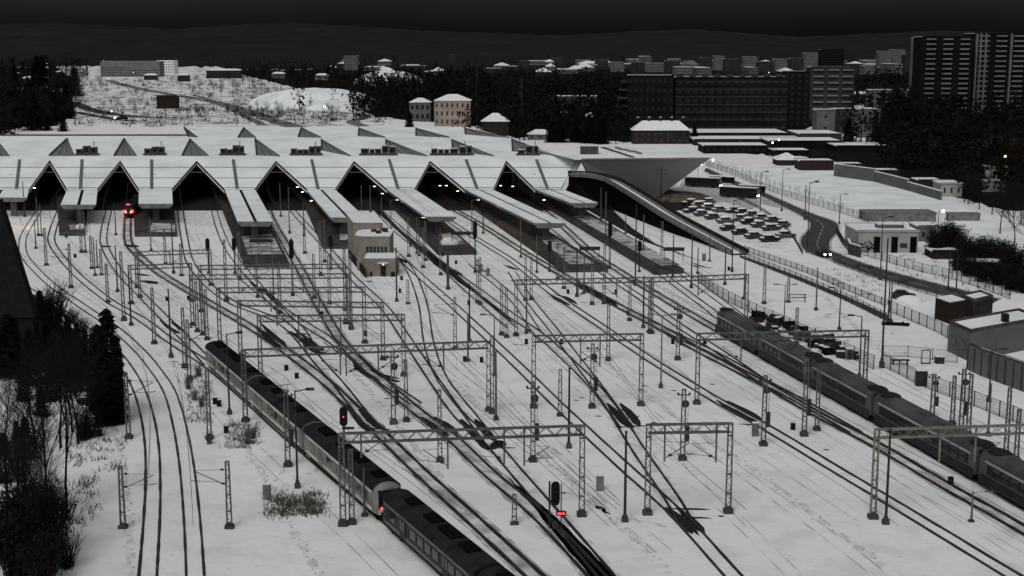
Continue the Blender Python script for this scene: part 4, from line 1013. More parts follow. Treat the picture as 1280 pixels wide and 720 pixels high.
for i in range(len(RA) - 1):
    if i % 3 < 2:
        for f in (.5,):
            a, c = RA[i].lerp(RB[i], f - .012), RA[i].lerp(RB[i], f + .012); a2, c2 = RA[i + 1].lerp(RB[i + 1], f - .012), RA[i + 1].lerp(RB[i + 1], f + .012)
            up = Vector((0, 0, .018)); b.face([a + up, c + up, c2 + up, a2 + up])
struct(b.build('road_marking', 'mark'))
sheet('car_park', [(850, 262), (905, 252), (950, 268), (985, 288), (988, 305), (960, 312), (900, 296), (850, 276)], 'bed', .006)

# ------------------------------------------------------------------ cars
def m_car(paint, label, snow=True, lights=False):
    t = thing('parked_car' if not lights else 'car', label, 'car', (0, 0, 0), 0, 'cars in the snowy car park' if not lights else None)
    def section(prof, hw, top=.78):
        b = MB(); n = len(prof); vs = []
        for s in (-1, 1):
            for x, z in prof: vs.append((x, s * hw * (1 if z < .95 else top), z))
        fs = [tuple(range(n)), tuple(range(2 * n - 1, n - 1, -1))] + [(i, n + i, n + (i + 1) % n, (i + 1) % n) for i in range(n)]
        return b.add(vs, fs)
    section([(-2.1, .32), (-2.15, .7), (-2.0, .92), (-1.3, .98), (1.0, .94), (1.9, .82), (2.12, .6), (2.1, .32)], .88).build('body', paint, t)
    cab = section([(-1.75, .95), (-1.2, 1.42), (.25, 1.46), (1.05, .95)], .84).build('cabin', 'glass', t)
    section([(-1.25, 1.425), (-1.1, 1.475), (.2, 1.50), (.32, 1.46)], .83).build('roof', paint, cab)
    if snow:
        b = MB(); b.ball((-.45, 0, 1.46), 1, 12, 6, (1.25, .8, .24)); b.build('snow_on_roof', 'snow_cap', t)
        b = MB(); b.ball((1.45, 0, .88), 1, 10, 5, (.78, .9, .17)); b.build('snow_on_bonnet', 'snow_cap', t)
        b = MB(); b.ball((-1.8, 0, .96), 1, 10, 5, (.42, .86, .16)); b.build('snow_on_boot', 'snow_cap', t)
    for x in (-1.3, 1.3):
        for s in (-1, 1):
            w = MB().tube((x, s * .68, .31), (x, s * .9, .31), .31, .31, 12).build('wheel', 'tyre', t); MB().tube((x, s * .89, .31), (x, s * .915, .31), .18, .18, 8).build('rim', 'galv', w)
    for s in (-1, 1): 
        MB().box(2.1, s * .62, .66, .1, .34, .16).build('headlight', 'head' if lights else 'concrete', t); MB().box(-2.12, s * .62, .74, .08, .3, .16).build('tail_light', 'train_red', t)
    if lights:
        for s in (-1, 1): MB().tube((2.14, s * .6, .62), (2.2, s * .6, .62), .2, .2, 10).build('beam_glow', 'head', t)
    return t
cars = [Stock(m_car('car_dark', 'snow capped black car')), Stock(m_car('car_grey', 'snow capped grey car')), Stock(m_car('car_red', 'snow capped dark grey car'))]
CARS = [(862, 256), (874, 259), (887, 262), (900, 265), (864, 266), (878, 270), (892, 274), (907, 279), (917, 266), (929, 268), (941, 271), (953, 275), (924, 276), (937, 280), (950, 284), (964, 288), (976, 284), (912, 288), (927, 293), (943, 298), (884, 255), (982, 297), (962, 302), (966, 278)]
for i, (x, y) in enumerate(CARS): cars[(i * 7 // 3) % 3].put(G(x, y), rad(24 + random.uniform(-5, 5) + (180 if i % 4 == 0 else 0)), None, (1.12, 1.12, 1.12))
c = m_car('car_dark', 'dark car with lit headlights on the road bend', False, True); c.location = G(1029, 320) + Vector((0, 0, .02)); c.rotation_euler = (0, 0, rad(-78))
c = m_car('car_dark', 'lone black car parked in the yard by the dark shed', False); c.location = G(1129, 373); c.rotation_euler = (0, 0, rad(-12)); c.pop('group', None) if hasattr(c, 'pop') else None
def m_bus(label, x, y, rz):
    t = thing('city_bus', label, 'bus', G(x, y), rz)
    MB().box(0, 0, 1.75, 11.5, 2.5, 2.7).build('body', 'train_dark', t); r = MB().box(0, 0, 3.16, 11.4, 2.45, .12).build('roof', 'snow_cap', t)
    MB().box(-5.78, 0, 1.9, .06, 2.2, 1.5).build('windscreen', 'glass', t)
    for s in (-1, 1):
        for k in range(6): MB().box(-4.4 + k * 1.75, s * 1.26, 2.1, 1.5, .04, 1.0).build('window', 'glass', t)
        for xx in (-3.6, 3.0): MB().tube((xx, s * .95, .48), (xx, s * 1.27, .48), .48, .48, 12).build('wheel', 'tyre', t)
        MB().tube((-5.8, s * .85, .85), (-5.88, s * .85, .85), .26, .26, 8).build('headlight', 'lamp_white', t)
    return t
m_bus('dark bus with bright lamps nearest the tip of the hall roof', 879, 234, rad(152)); m_bus('bus with lit headlights farther along the bus bay', 924, 247, rad(152))
def shelter(x, y, w, label):
    t = thing('bus_shelter', label, 'shelter', G(x, y), rad(-28)); MB().box(0, 0, 2.9, w, 2.4, .25).build('roof', 'snow_cap', t)
    for k in range(5): MB().box(-w / 2 + .3 + k * (w - .6) / 4, .9, 1.4, .12, .12, 2.8).build('post', 'steel_dark', t)
    MB().box(0, 1.0, 1.5, w - .4, .05, 2.0).build('back_panel', 'glass', t)
shelter(901, 231, 9, 'snow roofed bus shelter between the two buses'); shelter(940, 243, 8, 'snow roofed bus shelter behind the second bus')

# ------------------------------------------------------------------ buildings
AVOID = []
def bbuild(name, label, cat, x0, x1, yb, yt, depth, wall, roof='snow_cap', nx=0, nz=0, wmat='glass_far', win=(.5, .5), balc=None, rz=0, parapet=.4, lit=(), side=0, hip=0, ztop=None, chim=0, roofname='roof'):
    """a block standing at pixel row yb; width and height measured from the photograph"""
    AVOID.append((x0 - 2, x1 + 2, yb - 1, yb + 9)); a, c = G(x0, yb), G(x1, yb); W = c.x - a.x; base = (a + c) / 2; H = U((x0 + x1) / 2, yt, base.y).z if ztop is None else ztop
    t = thing(name, label, cat, base, rz)
    MB().box(0, depth / 2, H / 2, W, depth, H).build('wall', wall, t)
    if hip:
        b = MB(); o = .5; e = min(depth / 2, W / 2) * .9
        vs = [(-W / 2 - o, -o, H), (W / 2 + o, -o, H), (W / 2 + o, depth + o, H), (-W / 2 - o, depth + o, H), (-W / 2 + e, depth / 2, H + hip), (W / 2 - e, depth / 2, H + hip)]
        b.add(vs, [(3, 2, 1, 0), (0, 1, 5, 4), (1, 2, 5), (2, 3, 4, 5), (3, 0, 4)]); rf = b.build(roofname, roof, t)
    else:
        rf = MB().box(0, depth / 2, H + .15, W + .3, depth + .3, .32).build(roofname, roof, t)
        if parapet: 
            for q in ((0, -.1, W + .4, .25), (0, depth + .1, W + .4, .25)): MB().box(q[0], q[1], H + .25, q[2], q[3], .5).build('parapet', wall, t)
    for k in range(chim):
        x = -W / 2 + W * (k + .5) / chim; cb = MB().box(x, depth / 2, H + hip + .6, .9, .9, 1.8).build('chimney', 'brick', rf); MB().box(x, depth / 2, H + hip + 1.57, 1.1, 1.1, .2).build('snow', 'snow_cap', cb)
    n = 0
    if nx and nz:
        sw, shh = W / nx, (H - .6) / nz; me = None
        for j in range(nz):
            for i in range(nx):
                x = -W / 2 + (i + .5) * sw; z = .3 + (j + .52) * shh
                if n >= 98: continue
                mm = 'lit_window' if (i, j) in lit else wmat
                o = MB().box(x, -.03, z, sw * win[0], .12, shh * win[1]).build('window', mm, t); n += 1
    if balc:
        for j in range(1, balc[0] + 1):
            z = H * j / (balc[0] + .3)
            for q in range(balc[1]):
                wv = W / balc[1]; x = -W / 2 + (q + .5) * wv
                MB().box(x, -.65, z - .5, wv * balc[2], 1.2, .95).build('balcony', balc[3], t)
    return t, W, H
bbuild('apartment_block', 'tall dark tower block at the right edge with pale balcony bands', 'tower block', 1148, 1211, 152, 46, 18, 'panel_dark', nx=0, balc=(17, 3, .55, 'panel_light'))
tw, W, H = bbuild('apartment_block', 'tallest pale striped tower block cut by the right edge of the photo', 'tower block', 1213, 1300, 150, 42, 20, 'panel_dark', balc=(17, 4, .6, 'panel_light'))
for x in (-W / 2 + .8, -W / 2 + 3.2, -W / 2 + 6.2, 0.5): MB().box(x, -.8, H / 2, 1.0, 1.8, H).build('stair_fin', 'panel_light', tw)
t, W, H = bbuild('apartment_block', 'narrow pale stair tower attached left of the dark tower block', 'tower block', 1141, 1148, 150, 48, 12, 'panel_light')
bbuild('apartment_block', 'pale apartment block with balcony rows left of the dark tower', 'apartment block', 1012, 1066, 150, 84, 14, 'panel_mid', nx=0, balc=(8, 3, .72, 'panel_light'))
bbuild('apartment_block', 'dark apartment block between the long slab and the pale balcony block', 'apartment block', 976, 1010, 160, 90, 16, 'panel_dark', nx=4, nz=9)
t, W, H = bbuild('apartment_block', 'long dark slab block with faint floor bands and snow on its roof', 'apartment block', 843, 983, 166, 97, 16, 'panel_dark', nx=14, nz=6, win=(.6, .4))
for j in range(7): MB().box(0, -.12, H * (j + .7) / 7.2, W * .995, .25, .5).build('floor_band', 'panel_mid', t)
for k in range(9): MB().box(-W / 2 + (k + .5) * W / 9, 7, H + 1, 3, 3, 1.4).build('roof_unit', 'panel_mid', t)
t, W, H = bbuild('apartment_block', 'dark slab block with stepped pale balconies on its left corner', 'apartment block', 783, 841, 166, 95, 18, 'panel_dark', nx=8, nz=6, win=(.5, .4))
for j in range(7):
    ww = 3 + (6 - j) * .75; MB().box(-W / 2 - ww / 2, 4, H * (j + .3) / 7, ww, 10, 1.1).build('balcony', 'panel_mid', t); MB().box(-W / 2 - ww / 2 + .6, 5, H * (j + .7) / 7, ww - 1.2, 8, H / 7).build('balcony_wall', 'panel_dark', t)
bbuild('villa', 'four storey cream villa with snowy hipped roof', 'house', 543, 588, 158, 126, 16, 'cream', nx=7, nz=3, win=(.32, .5), hip=3.4, wmat='glass')
bbuild('row_house', 'brick row house with five chimneys and snowy roof in front of the slab blocks', 'house', 791, 862, 180, 163, 10, 'brick', nx=9, nz=2, win=(.4, .5), hip=4.2, chim=5, wmat='glass')
t = bpy.data.objects[-1] if False else None
for gx in (811, 843):
    pass
bbuild('low_hall', 'long low hall with snowy roof among the dark trees', 'hall', 686, 750, 136, 121, 20, 'grey_w', nx=12, nz=1)
bbuild('house', 'dark house with a snowy hipped roof just right of the cream villa', 'house', 602, 636, 170, 152, 12, 'brick', hip=4, nx=4, nz=2)
bbuild('house', 'orange lit house front left of the cream villa', 'house', 512, 538, 152, 128, 10, 'grey_w', hip=2.5, nx=4, nz=2)
bbuild('factory_building', 'tall pale windowless block right of the grey stair block', 'industrial building', 1073, 1099, 172, 137, 14, 'grey_w')
bbuild('factory_building', 'grey stair block with one dark window', 'industrial building', 1020, 1043, 168, 138, 10, 'grey_w', nx=1, nz=2, win=(.15, .2))
bbuild('factory_building', 'middle grey block with a snowy ridge between two taller blocks', 'industrial building', 1044, 1072, 166, 137, 12, 'panel_mid', nx=4, nz=3)
bbuild('apartment_block', 'pale block with small windows behind the tall windowless block', 'apartment block', 1088, 1146, 140, 113, 14, 'grey_w', nx=12, nz=4)
bbuild('warehouse', 'warehouse with a broad snowy roof behind the pale balcony block', 'warehouse', 1066, 1120, 128, 118, 60, 'panel_mid')
# sheds and snowy platform roofs beyond the bus bay
for i, (x0, x1, yb, yt, d, wl, lab) in enumerate([
    (866, 985, 172, 167, 14, 'panel_dark', 'farthest long snow roofed shed behind the bus bay'), (868, 1006, 182, 175, 10, 'brick', 'middle long snow roofed shed behind the bus bay'),
    (880, 960, 192, 183, 8, 'panel_dark', 'dark carriage shed with lit gaps behind the bus bay'), (1000, 1052, 176, 168, 12, 'panel_mid', 'low snow roofed workshop below the grey stair block'),
    (962, 1052, 186, 177, 10, 'panel_dark', 'long dark shed below the workshop'), (968, 1012, 193, 189, 6, 'panel_dark', 'short snow roofed lean to above the barn'),
    (1046, 1110, 190, 183, 9, 'panel_dark', 'snow roofed shed right of the long dark shed'), (1110, 1148, 184, 176, 8, 'panel_mid', 'small pale shed among the dark trees')]):
    bbuild('long_shed', lab, 'shed', x0, x1, yb, yt, d * 2.4, wl, nx=9 if i in (1, 2) else 0, nz=1 if i in (1, 2) else 0, win=(.45, .5))
bbuild('barn', 'dark barn with a peaked snowy roof at the top of the snowy field', 'barn', 972, 1000, 207, 200, 10, 'brick', hip=2.4)
bbuild('barn', 'long dark barn right of the peaked barn', 'barn', 1000, 1042, 213, 202, 10, 'brick')
def wall_run(pts, h, th, label, m, name='boundary_wall'):
    P = [G(*q) for q in pts]; base = P[0].copy(); t = thing(name, label, 'wall', base)
    for i in range(len(P) - 1):
        a, c = P[i] - base, P[i + 1] - base; d = (c - a); n = Vector((d.y, -d.x, 0)).normalized() * th / 2
        hh = h[i] if isinstance(h, (list, tuple)) else h
        MB().ext([a - n, a + n, c + n, c - n], (0, 0, hh)).build('wall_section', m, t)
        up = Vector((0, 0, hh + .001)); MB().ext([a - n * 1.1 + up, a + n * 1.1 + up, c + n * 1.1 + up, c - n * 1.1 + up], (0, 0, .2)).build('snow_coping', 'snow_cap', t)
    return t
wall_run([(1043, 220), (1093, 227), (1135, 238), (1176, 250)], [4.2, 3.4, 2.6], .6, 'long grey wall stepping down along the top of the snowy field', 'grey_w')
for x0, x1, yb, yt, lab in [(1052, 1078, 212, 206, 'first snow roofed garage behind the long grey wall'), (1094, 1124, 222, 214, 'second snow roofed garage behind the long grey wall'), (1148, 1176, 236, 226, 'snow roofed hut left of the villa chimney'), (1176, 1202, 246, 230, 'small white house with a snowy roof at the wall end'), (1222, 1262, 222, 210, 'pale house with a warm lamp among the dark trees'), (1228, 1256, 240, 228, 'low pale hut among the dark trees at right')]:
    bbuild('garage' if 'garage' in lab else 'hut', lab, 'garage' if 'garage' in lab else 'house', x0, x1, yb, yt, 8, 'white_w' if 'white' in lab or 'pale' in lab else 'brick', nx=3, nz=1, win=(.25, .5))
bbuild('flat_building', 'long low blue grey building behind the white garage building', 'building', 1082, 1170, 277, 267, 7, 'concrete', roof='concrete', parapet=0)
bbuild('container', 'pale blue grey container alone on the snowy field', 'container', 1186, 1225, 276, 268, 2.6, 'concrete', roof='concrete', parapet=0)
t, W, H = bbuild('garage_building', 'white garage building with three dark doorways and a snowy roof', 'garage', 1072, 1147, 316, 290, 12, 'white_w', rz=rad(0))
s = W / 75
for x in (1095.5, 1117.5, 1141): 
    d = MB().box((x - 1109.5) * s, -.04, 1.75, 8 * s, .14, 3.5).build('doorway', 'hall_dark', t); MB().box((x - 1109.5) * s, -.08, 3.55, 8.6 * s, .2, .12).build('lintel', 'grey_w', d)
MB().box((1129 - 1109.5) * s, -.04, 1.6, 9 * s, .1, 1.0).build('window', 'glass', t)
MB().box(1.5, 5, H + .7, 5.8, 2.6, .9).build('roof_light', 'grey_w', t); MB().box(1.5, 5, H + 1.2, 5.9, 2.7, .12).build('roof_light_snow', 'snow_cap', t)
random.seed(21)
b = MB()                                            # scribbled spray paint on the left part of the wall
for k in range(16):
    a = Vector(((1074 + random.uniform(0, 14) - 1109.5) * s, -.05, random.uniform(.5, 2.2)))
    for q in range(4): c = a + Vector((random.uniform(-.7, .7), 0, random.uniform(-.6, .6))); c.z = min(2.6, max(.3, c.z)); b.bar(a, c, .04, .13); a = c
b.build('spray_paint', 'black', t)
wall_run([(1060, 312), (1062, 318), (1075, 322)], 2.4, .4, 'low dark wall end left of the white garage building', 'concrete_dark')
bbuild('annex', 'grey annex joined to the right end of the white garage building', 'building', 1148, 1170, 302, 284, 8, 'grey_w', nx=2, nz=1, win=(.3, .4))
for x0, x1, yb, yt, lab in [(1166, 1208, 324, 315, 'dark shed with a bright snowy roof right of the white garage building'), (1220, 1275, 344, 331, 'dark lean to with a thin snowy roof at the right edge')]:
    bbuild('shed', lab, 'shed', x0, x1, yb, yt, 6, 'wood')
def footprint(name, label, cat, A, B_, C_, h, wall, roof, inset=.5, panels=0, ribs=None):
    A, B_, C_ = G(*A), G(*B_), G(*C_); D_ = A + C_ - B_; base = B_.copy(); t = thing(name, label, cat, base)
    P = [A - base, Vector((0, 0, 0)), C_ - base, D_ - base]
    MB().ext(P, (0, 0, h)).build('wall', wall, t)
    c = sum(P, Vector()) / 4
    for i in range(4):
        a, d = P[i], P[(i + 1) % 4]; n = ((c - (a + d) / 2)); n.z = 0; n.normalize(); up = Vector((0, 0, h + .002)); e = (d - a).normalized() * .02
        MB().ext([a + up + e, d + up - e, d + n * .35 + up - e, a + n * .35 + up + e], (0, 0, inset + .004 * i)).build('parapet', 'concrete_dark', t)
    Q = [p.lerp(c, .06) for p in P]
    MB().ext([p + Vector((0, 0, h)) for p in Q], (0, 0, .22)).build('roof_snow', roof, t)
    if ribs:
        b = MB()
        for i in (0, 1):
            a, d = P[i], P[i + 1]; n = Vector(((d - a).y, -(d - a).x, 0)).normalized(); n = n if n.dot(c - a) < 0 else -n
            k = max(2, int((d - a).length / 1.6))
            for j in range(k + 1): p = a.lerp(d, j / k) + n * .06; b.bar(p + Vector((0, 0, .1)), p + Vector((0, 0, h - .1)), .14)
        b.build('wall_rib', ribs, t)
    return t, P
t, P = footprint('flat_roofed_building', 'grey flat roofed building with a snowy parapet roof at right', 'building', (1184, 439), (1211, 452), (1300, 434), 4.2, 'grey_w', 'snow_roof')
d = (P[1] - P[0]); n = Vector((d.y, -d.x, 0)).normalized(); n = n if n.y < 0 else -n
for f in (.3, .72):
    c = P[0].lerp(P[1], f) + n * .05; b = MB(); e = d.normalized() * .55; b.ext([c - e + Vector((0, 0, 1.4)), c + e + Vector((0, 0, 1.4)), c + e + Vector((0, 0, 2.6)), c - e + Vector((0, 0, 2.6))], n * .06); b.build('window', 'glass', t)
c = (P[0] + P[2]) / 2; MB().box(c.x + 1, c.y - 1, 5, .9, .9, 1.2).build('roof_vent', 'black', t)
footprint('ribbed_shed', 'long ribbed pale shed in front of the grey flat roofed building', 'shed', (1209, 462), (1226, 470), (1320, 505), 3.6, 'grey_w', 'snow_roof', .3, ribs='steel_dark')
footprint('small_shed', 'small dark shed with a snowy roof by the road end', 'shed', (1168, 398), (1186, 405), (1206, 401), 3.4, 'wood', 'snow_cap', .1)
footprint('ruined_hut', 'ruined brown hut beside the small dark shed', 'hut', (1200, 393), (1216, 400), (1240, 394), 3.0, 'brick', 'snow_cap', .5)
for x, y, w, h, lab in [(1151, 482, 1.4, 2.1, 'dark blue cabinet against the panel fence'), (1174, 454, 1.2, 1.0, 'dark crate in the small snowy yard'), (1061, 449, .9, 1.6, 'pale cabinet at the end of the scrap heaps')]:
    t = thing('cabinet', lab, 'cabinet', G(x, y)); MB().box(0, 0, h / 2, w, .9, h).build('casing', 'train_dark' if 'dark' in lab else 'concrete', t); MB().box(0, -.46, h / 2, w * .8, .04, h * .85).build('door', 'steel_dark', t); MB().box(0, 0, h + .05, w * 1.05, 1, .1).build('snow', 'snow_cap', t)
t = thing('goal_frame', 'pale frame of square posts standing in the small snowy yard', 'frame', G(1157, 455)); MB().box(-.6, 0, 1.0, .14, .14, 2).build('post', 'galv', t); MB().box(.6, 0, 1.0, .14, .14, 2).build('post', 'galv', t); MB().box(0, 0, 2.0, 1.34, .16, .14).build('crossbar', 'galv', t); MB().box(0, 0, .12, 1.34, .3, .12).build('foot_bar', 'galv', t)
t = thing('bench', 'dark bench standing in the small snowy yard', 'bench', G(1125, 456)); MB().box(0, 0, .7, 2.6, .6, .14).build('seat', 'steel_dark', t); [MB().box(s * 1.0, 0, .33, .14, .5, .64).build('leg', 'steel_dark', t) for s in (-1, 1)]
t = thing('barrier_rack', 'pale two bar barrier standing alone in the snow above the scrap heaps', 'barrier', G(996, 378))
for z in (.9, 1.4): MB().box(0, 0, z, 3.4, .1, .16).build('bar', 'galv', t)
for s in (-1.4, 1.4): MB().box(s, 0, .75, .14, .3, 1.5).build('post', 'galv', t)
# snow covered mounds, a tarpaulined vehicle and dark logs on the yard by the shed
for x, y, w, h, lab in [(1136, 378, 5.2, 1.3, 'long snow covered mound behind the lone black car'), (1122, 384, 4, .9, 'low snow covered mound in front of the lone black car')]:
    o = MB().ball((0, 0, 0), 1, 16, 8, (w / 2, 1.3, h)).build('snow_mound', 'snow_cap', None, G(x, y), True); tag(o, lab, 'snow heap')
t = thing('log', 'dark log lying in the snow below the shed yard', 'log', G(1120, 407)); MB().tube((-2.2, .5, .3), (2.0, -.6, .3), .3, .26, 10).build('trunk', 'bark', t); MB().tube((.4, -.2, .3), (1.4, .6, .5), .14, .1, 6).build('stub', 'bark', t)
# scrap heaps
random.seed(5)
def heap(x, y, L, label):
    t = thing('scrap_heap', label, 'scrap heap', G(x, y), rad(-62), 'scrap heaps beside the right train')
    for k in range(9):
        cx, cy = random.uniform(-L / 2, L / 2), random.uniform(-1.1, 1.1); sx, sy, sz = random.uniform(.8, 2.4), random.uniform(.6, 1.4), random.uniform(.4, 1.1); z = sz / 2 + (random.uniform(.3, .9) if k > 4 else 0); rz = random.uniform(0, 3)
        q = MB().box(cx, cy, z, sx, sy, sz, rz).build('scrap_piece', random.choice(['wood', 'steel_dark', 'under', 'brick']), t)
        if k % 2: MB().box(cx, cy, z + sz / 2 + .05, sx * .9, sy * .9, .1, rz).build('snow', 'snow_cap', q)
    for k in range(5):
        a = Vector((random.uniform(-L / 2, L / 2), random.uniform(-1, 1), .2)); MB().bar(a, a + Vector((random.uniform(-2, 2), random.uniform(-1, 1), random.uniform(.6, 1.6))), .14).build('scrap_bar', 'under', t)
for x, y, L, lab in [(958, 403, 7, 'farthest dark scrap heap beside the nose end of the right train'), (977, 412, 7, 'tall dark scrap heap second from the far end'), (1000, 420, 6, 'middle scrap heap dusted with snow beside the right train'), (1018, 428, 6, 'scrap heap dusted with snow behind the gantry beam'), (1036, 437, 6, 'scrap heap second nearest along the right train'), (1050, 445, 5, 'nearest scrap heap next to the pale cabinet')]: heap(x, y, L, lab)
# steep grey roof at the left edge
a = G(12, 470); D = a.y
rdg, eav = U(-2, 250, D), U(44, 397, D); t = thing('steep_roofed_house', 'house with a steep bare grey roof at the left edge of the photo', 'house', Vector((eav.x - 5, D, 0)))
e = eav.x - t.location.x; r_ = rdg.x - t.location.x
MB().ext([Vector((e, 0, eav.z)), Vector((r_, 0, rdg.z)), Vector((r_ - (e - r_), 0, eav.z))], (0, 1.6, 0)).build('roof', 'slate', t)
MB().ext([Vector((e - .5, .4, 0)), Vector((e - .5, .4, eav.z)), Vector((r_, .4, rdg.z - 1.2)), Vector((r_ - (e - r_) + .5, .4, eav.z)), Vector((r_ - (e - r_) + .5, .4, 0))], (0, 1.0, 0)).build('wall', 'slate', t)

# ------------------------------------------------------------------ distant town
random.seed(11)
names = ['grey', 'pale', 'dark', 'small', 'wide', 'slim']
town = []
for (x0, x1, yb, yt, m) in [(790, 806, 92, 78, 'panel_mid'), (808, 830, 90, 79, 'panel_light'), (832, 850, 91, 76, 'panel_mid'), (852, 874, 93, 80, 'panel_light'), (876, 890, 89, 72, 'panel_mid'), (893, 905, 88, 70, 'panel_light'), (906, 926, 90, 74, 'panel_mid'), (930, 946, 88, 71, 'panel_light'), (948, 968, 90, 77, 'panel_mid'), (968, 984, 88, 74, 'panel_light'), (988, 1004, 92, 73, 'panel_mid'), (1006, 1022, 90, 66, 'panel_light'), (1025, 1055, 88, 62, 'panel_dark'), (1060, 1078, 92, 80, 'panel_mid'), (1080, 1098, 94, 82, 'panel_light'), (1099, 1113, 88, 64, 'panel_light'), (1115, 1131, 87, 62, 'panel_light'), (1131, 1143, 90, 68, 'panel_mid'), (648, 662, 84, 76, 'panel_mid'), (690, 704, 82, 73, 'panel_mid'), (720, 738, 84, 75, 'panel_light'), (744, 760, 86, 75, 'panel_mid'), (764, 780, 90, 78, 'panel_light'), (430, 447, 88, 70, 'panel_light'), (560, 570, 80, 68, 'panel_mid'), (126, 200, 96, 77, 'panel_light'), (196, 218, 92, 76, 'snow_roof')]:
    town.append(bbuild('town_block', {'panel_mid': 'grey', 'panel_light': 'pale', 'panel_dark': 'dark', 'snow_roof': 'snow white'}[m] + ' distant town block', 'building', x0, x1, yb, yt, 25, m, nx=max(3, int((x1 - x0) / 2.6)), nz=max(2, int((yb - yt) / 3)), win=(.5, .45))[0])
rt = random.Random(4)
for i in range(58):
    x = rt.uniform(640, 1142) if i % 5 else rt.uniform(420, 640); yb = rt.uniform(80, 95); hh = rt.choice([4, 5, 6, 8, 10, 13]); wpx = rt.uniform(8, 26); m = rt.choice(['panel_light', 'panel_mid', 'panel_light', 'grey_w'])
    if x < 780: hh = min(hh, 5); 
    if 1000 < x < 1070 and yb > 86: yb = 84
    town.append(bbuild('town_block', {'panel_mid': 'grey', 'panel_light': 'pale', 'grey_w': 'mid grey'}[m] + ' distant town block', 'building', x, x + wpx, yb, yb - hh, rt.uniform(30, 110), m, nx=max(3, int(wpx / 3)), nz=max(1, int(hh / 3)), win=(.5, .45), hip=0 if hh > 5 else rt.choice([0, 5]))[0])
for t in town: AUTO.append(t); t['group'] = 'distant town blocks'
# two thin far masts and hillside houses
for x, yb, yt, lab in [(792, 120, 56, 'tall thin mast rising behind the slab blocks'), (652, 165, 95, 'tall thin mast above the dark wood in the middle'), (596, 130, 78, 'thin far mast above the cream villa')]:
    P = G(x, yb); h = U(x, yt, P.y).z; t = thing('radio_mast', lab, 'mast', P); MB().tube((0, 0, 0), (0, 0, h), .5, .3, 6).build('shaft', 'steel_dark', t)
    for k in (.7, .82, .93): MB().box(0, 0, h * k, 2.4, .3, .3).build('crossarm', 'steel_dark', t)
random.seed(3)
for (x0, x1, yb, yt, d, w_) in [(14, 24, 98, 92, 8, 'brick'), (26, 42, 108, 98, 10, 'brick'), (40, 58, 106, 97, 9, 'grey_w'), (66, 84, 126, 114, 10, 'brick'), (50, 60, 118, 110, 8, 'grey_w'), (15, 30, 122, 112, 8, 'grey_w'), (70, 76, 96, 90, 8, 'brick'), (340, 356, 98, 92, 8, 'grey_w'), (394, 410, 100, 94, 8, 'cream'), (180, 196, 100, 94, 8, 'brick'), (222, 236, 102, 94, 8, 'brick'), (258, 300, 98, 88, 12, 'brick'), (470, 498, 104, 94, 12, 'grey_w'), (530, 542, 98, 90, 8, 'brick'), (660, 690, 175, 168, 8, 'grey_w'), (700, 712, 150, 142, 8, 'brick'), (728, 748, 156, 146, 8, 'brick'), (196, 222, 136, 120, 6, 'wood')]:
    t = bbuild('house', {'brick': 'dark house with snowy roof', 'grey_w': 'grey house with snowy roof', 'cream': 'pale house with snowy roof', 'wood': 'dark boarded shed'}[w_], 'house', x0, x1, yb, yt, d, w_, hip=0 if w_ == 'wood' else 2.2, nx=3, nz=1, win=(.25, .4))[0]; AUTO.append(t)
# ------------------------------------------------------------------ vegetation
random.seed(17)
def bare_tree(H, label, twig='twig', spread=.38, dense=1.0, name='bare_tree', depth=4, cat='tree'):
    t = thing(name, label, cat, (0, 0, 0), 0)
    tr = MB(); cr = MB()
    def grow(p, d, L, r, lev):
        n = 3 if lev < 2 else 2
        for k in range(n):
            q = p + d * (L / n); (tr if lev < 2 else cr).tube(p, q, r, r * .8, 5 if lev < 2 else 3)
            d = (d + Vector((random.gauss(0, .10), random.gauss(0, .10), .04))).normalized(); p = q; r *= .8
            if lev < depth and k >= (1 if lev == 0 else 0):
                for _ in range(int((2 if lev else 3) * dense + random.random())):
                    a = random.uniform(0, 6.28); tilt = random.uniform(.5, 1.05)
                    x = Vector((math.cos(a), math.sin(a), 0)); nd = (d * math.cos(tilt) + x * math.sin(tilt) + Vector((0, 0, .15))).normalized()
                    grow(p, nd, L * random.uniform(.5, .72), r * .62, lev + 1)
        if lev < depth: grow(p, d, L * .55, r, lev + 1)
    grow(Vector((0, 0, -.1)), Vector((0, 0, 1)), H * .52, H * .017, 0)
    tr.build('trunk', 'bark', t); cr.build('crown', twig, t); return t
def conifer(H, R, label, n=1500, name='conifer', slim=.75):
    t = thing(name, label, 'tree', (0, 0, 0), 0)
    MB().tube((0, 0, 0), (0, 0, H * .97), H * .014, .02, 6).build('trunk', 'bark', t)
    b = MB()
    for i in range(n):
        u = random.random() ** 1.35; z = H * (.03 + .95 * u); a = random.uniform(0, 6.28)
        layer = .82 + .25 * math.sin(z * 5.2 + a * 2) ; rr = R * (1 - u) ** slim * layer * random.uniform(.35, 1.1) + .05
        c = Vector((rr * math.cos(a), rr * math.sin(a), z)); o = Vector((math.cos(a), math.sin(a), -.35)).normalized(); s = Vector((-math.sin(a), math.cos(a), 0))
        L = random.uniform(.35, .85) * (R * .28 + .15); w = L * random.uniform(.3, .55)
        b.face([c - o * L * .6, c + s * w + Vector((0, 0, -.1)), c + o * L, c - s * w + Vector((0, 0, -.1))])
        if i % 3 == 0: b.face([c - o * L * .5 + Vector((0, 0, .15)), c + Vector((0, 0, -.4 * L)), c + o * L])
    b.build('crown', 'needle', t); return t
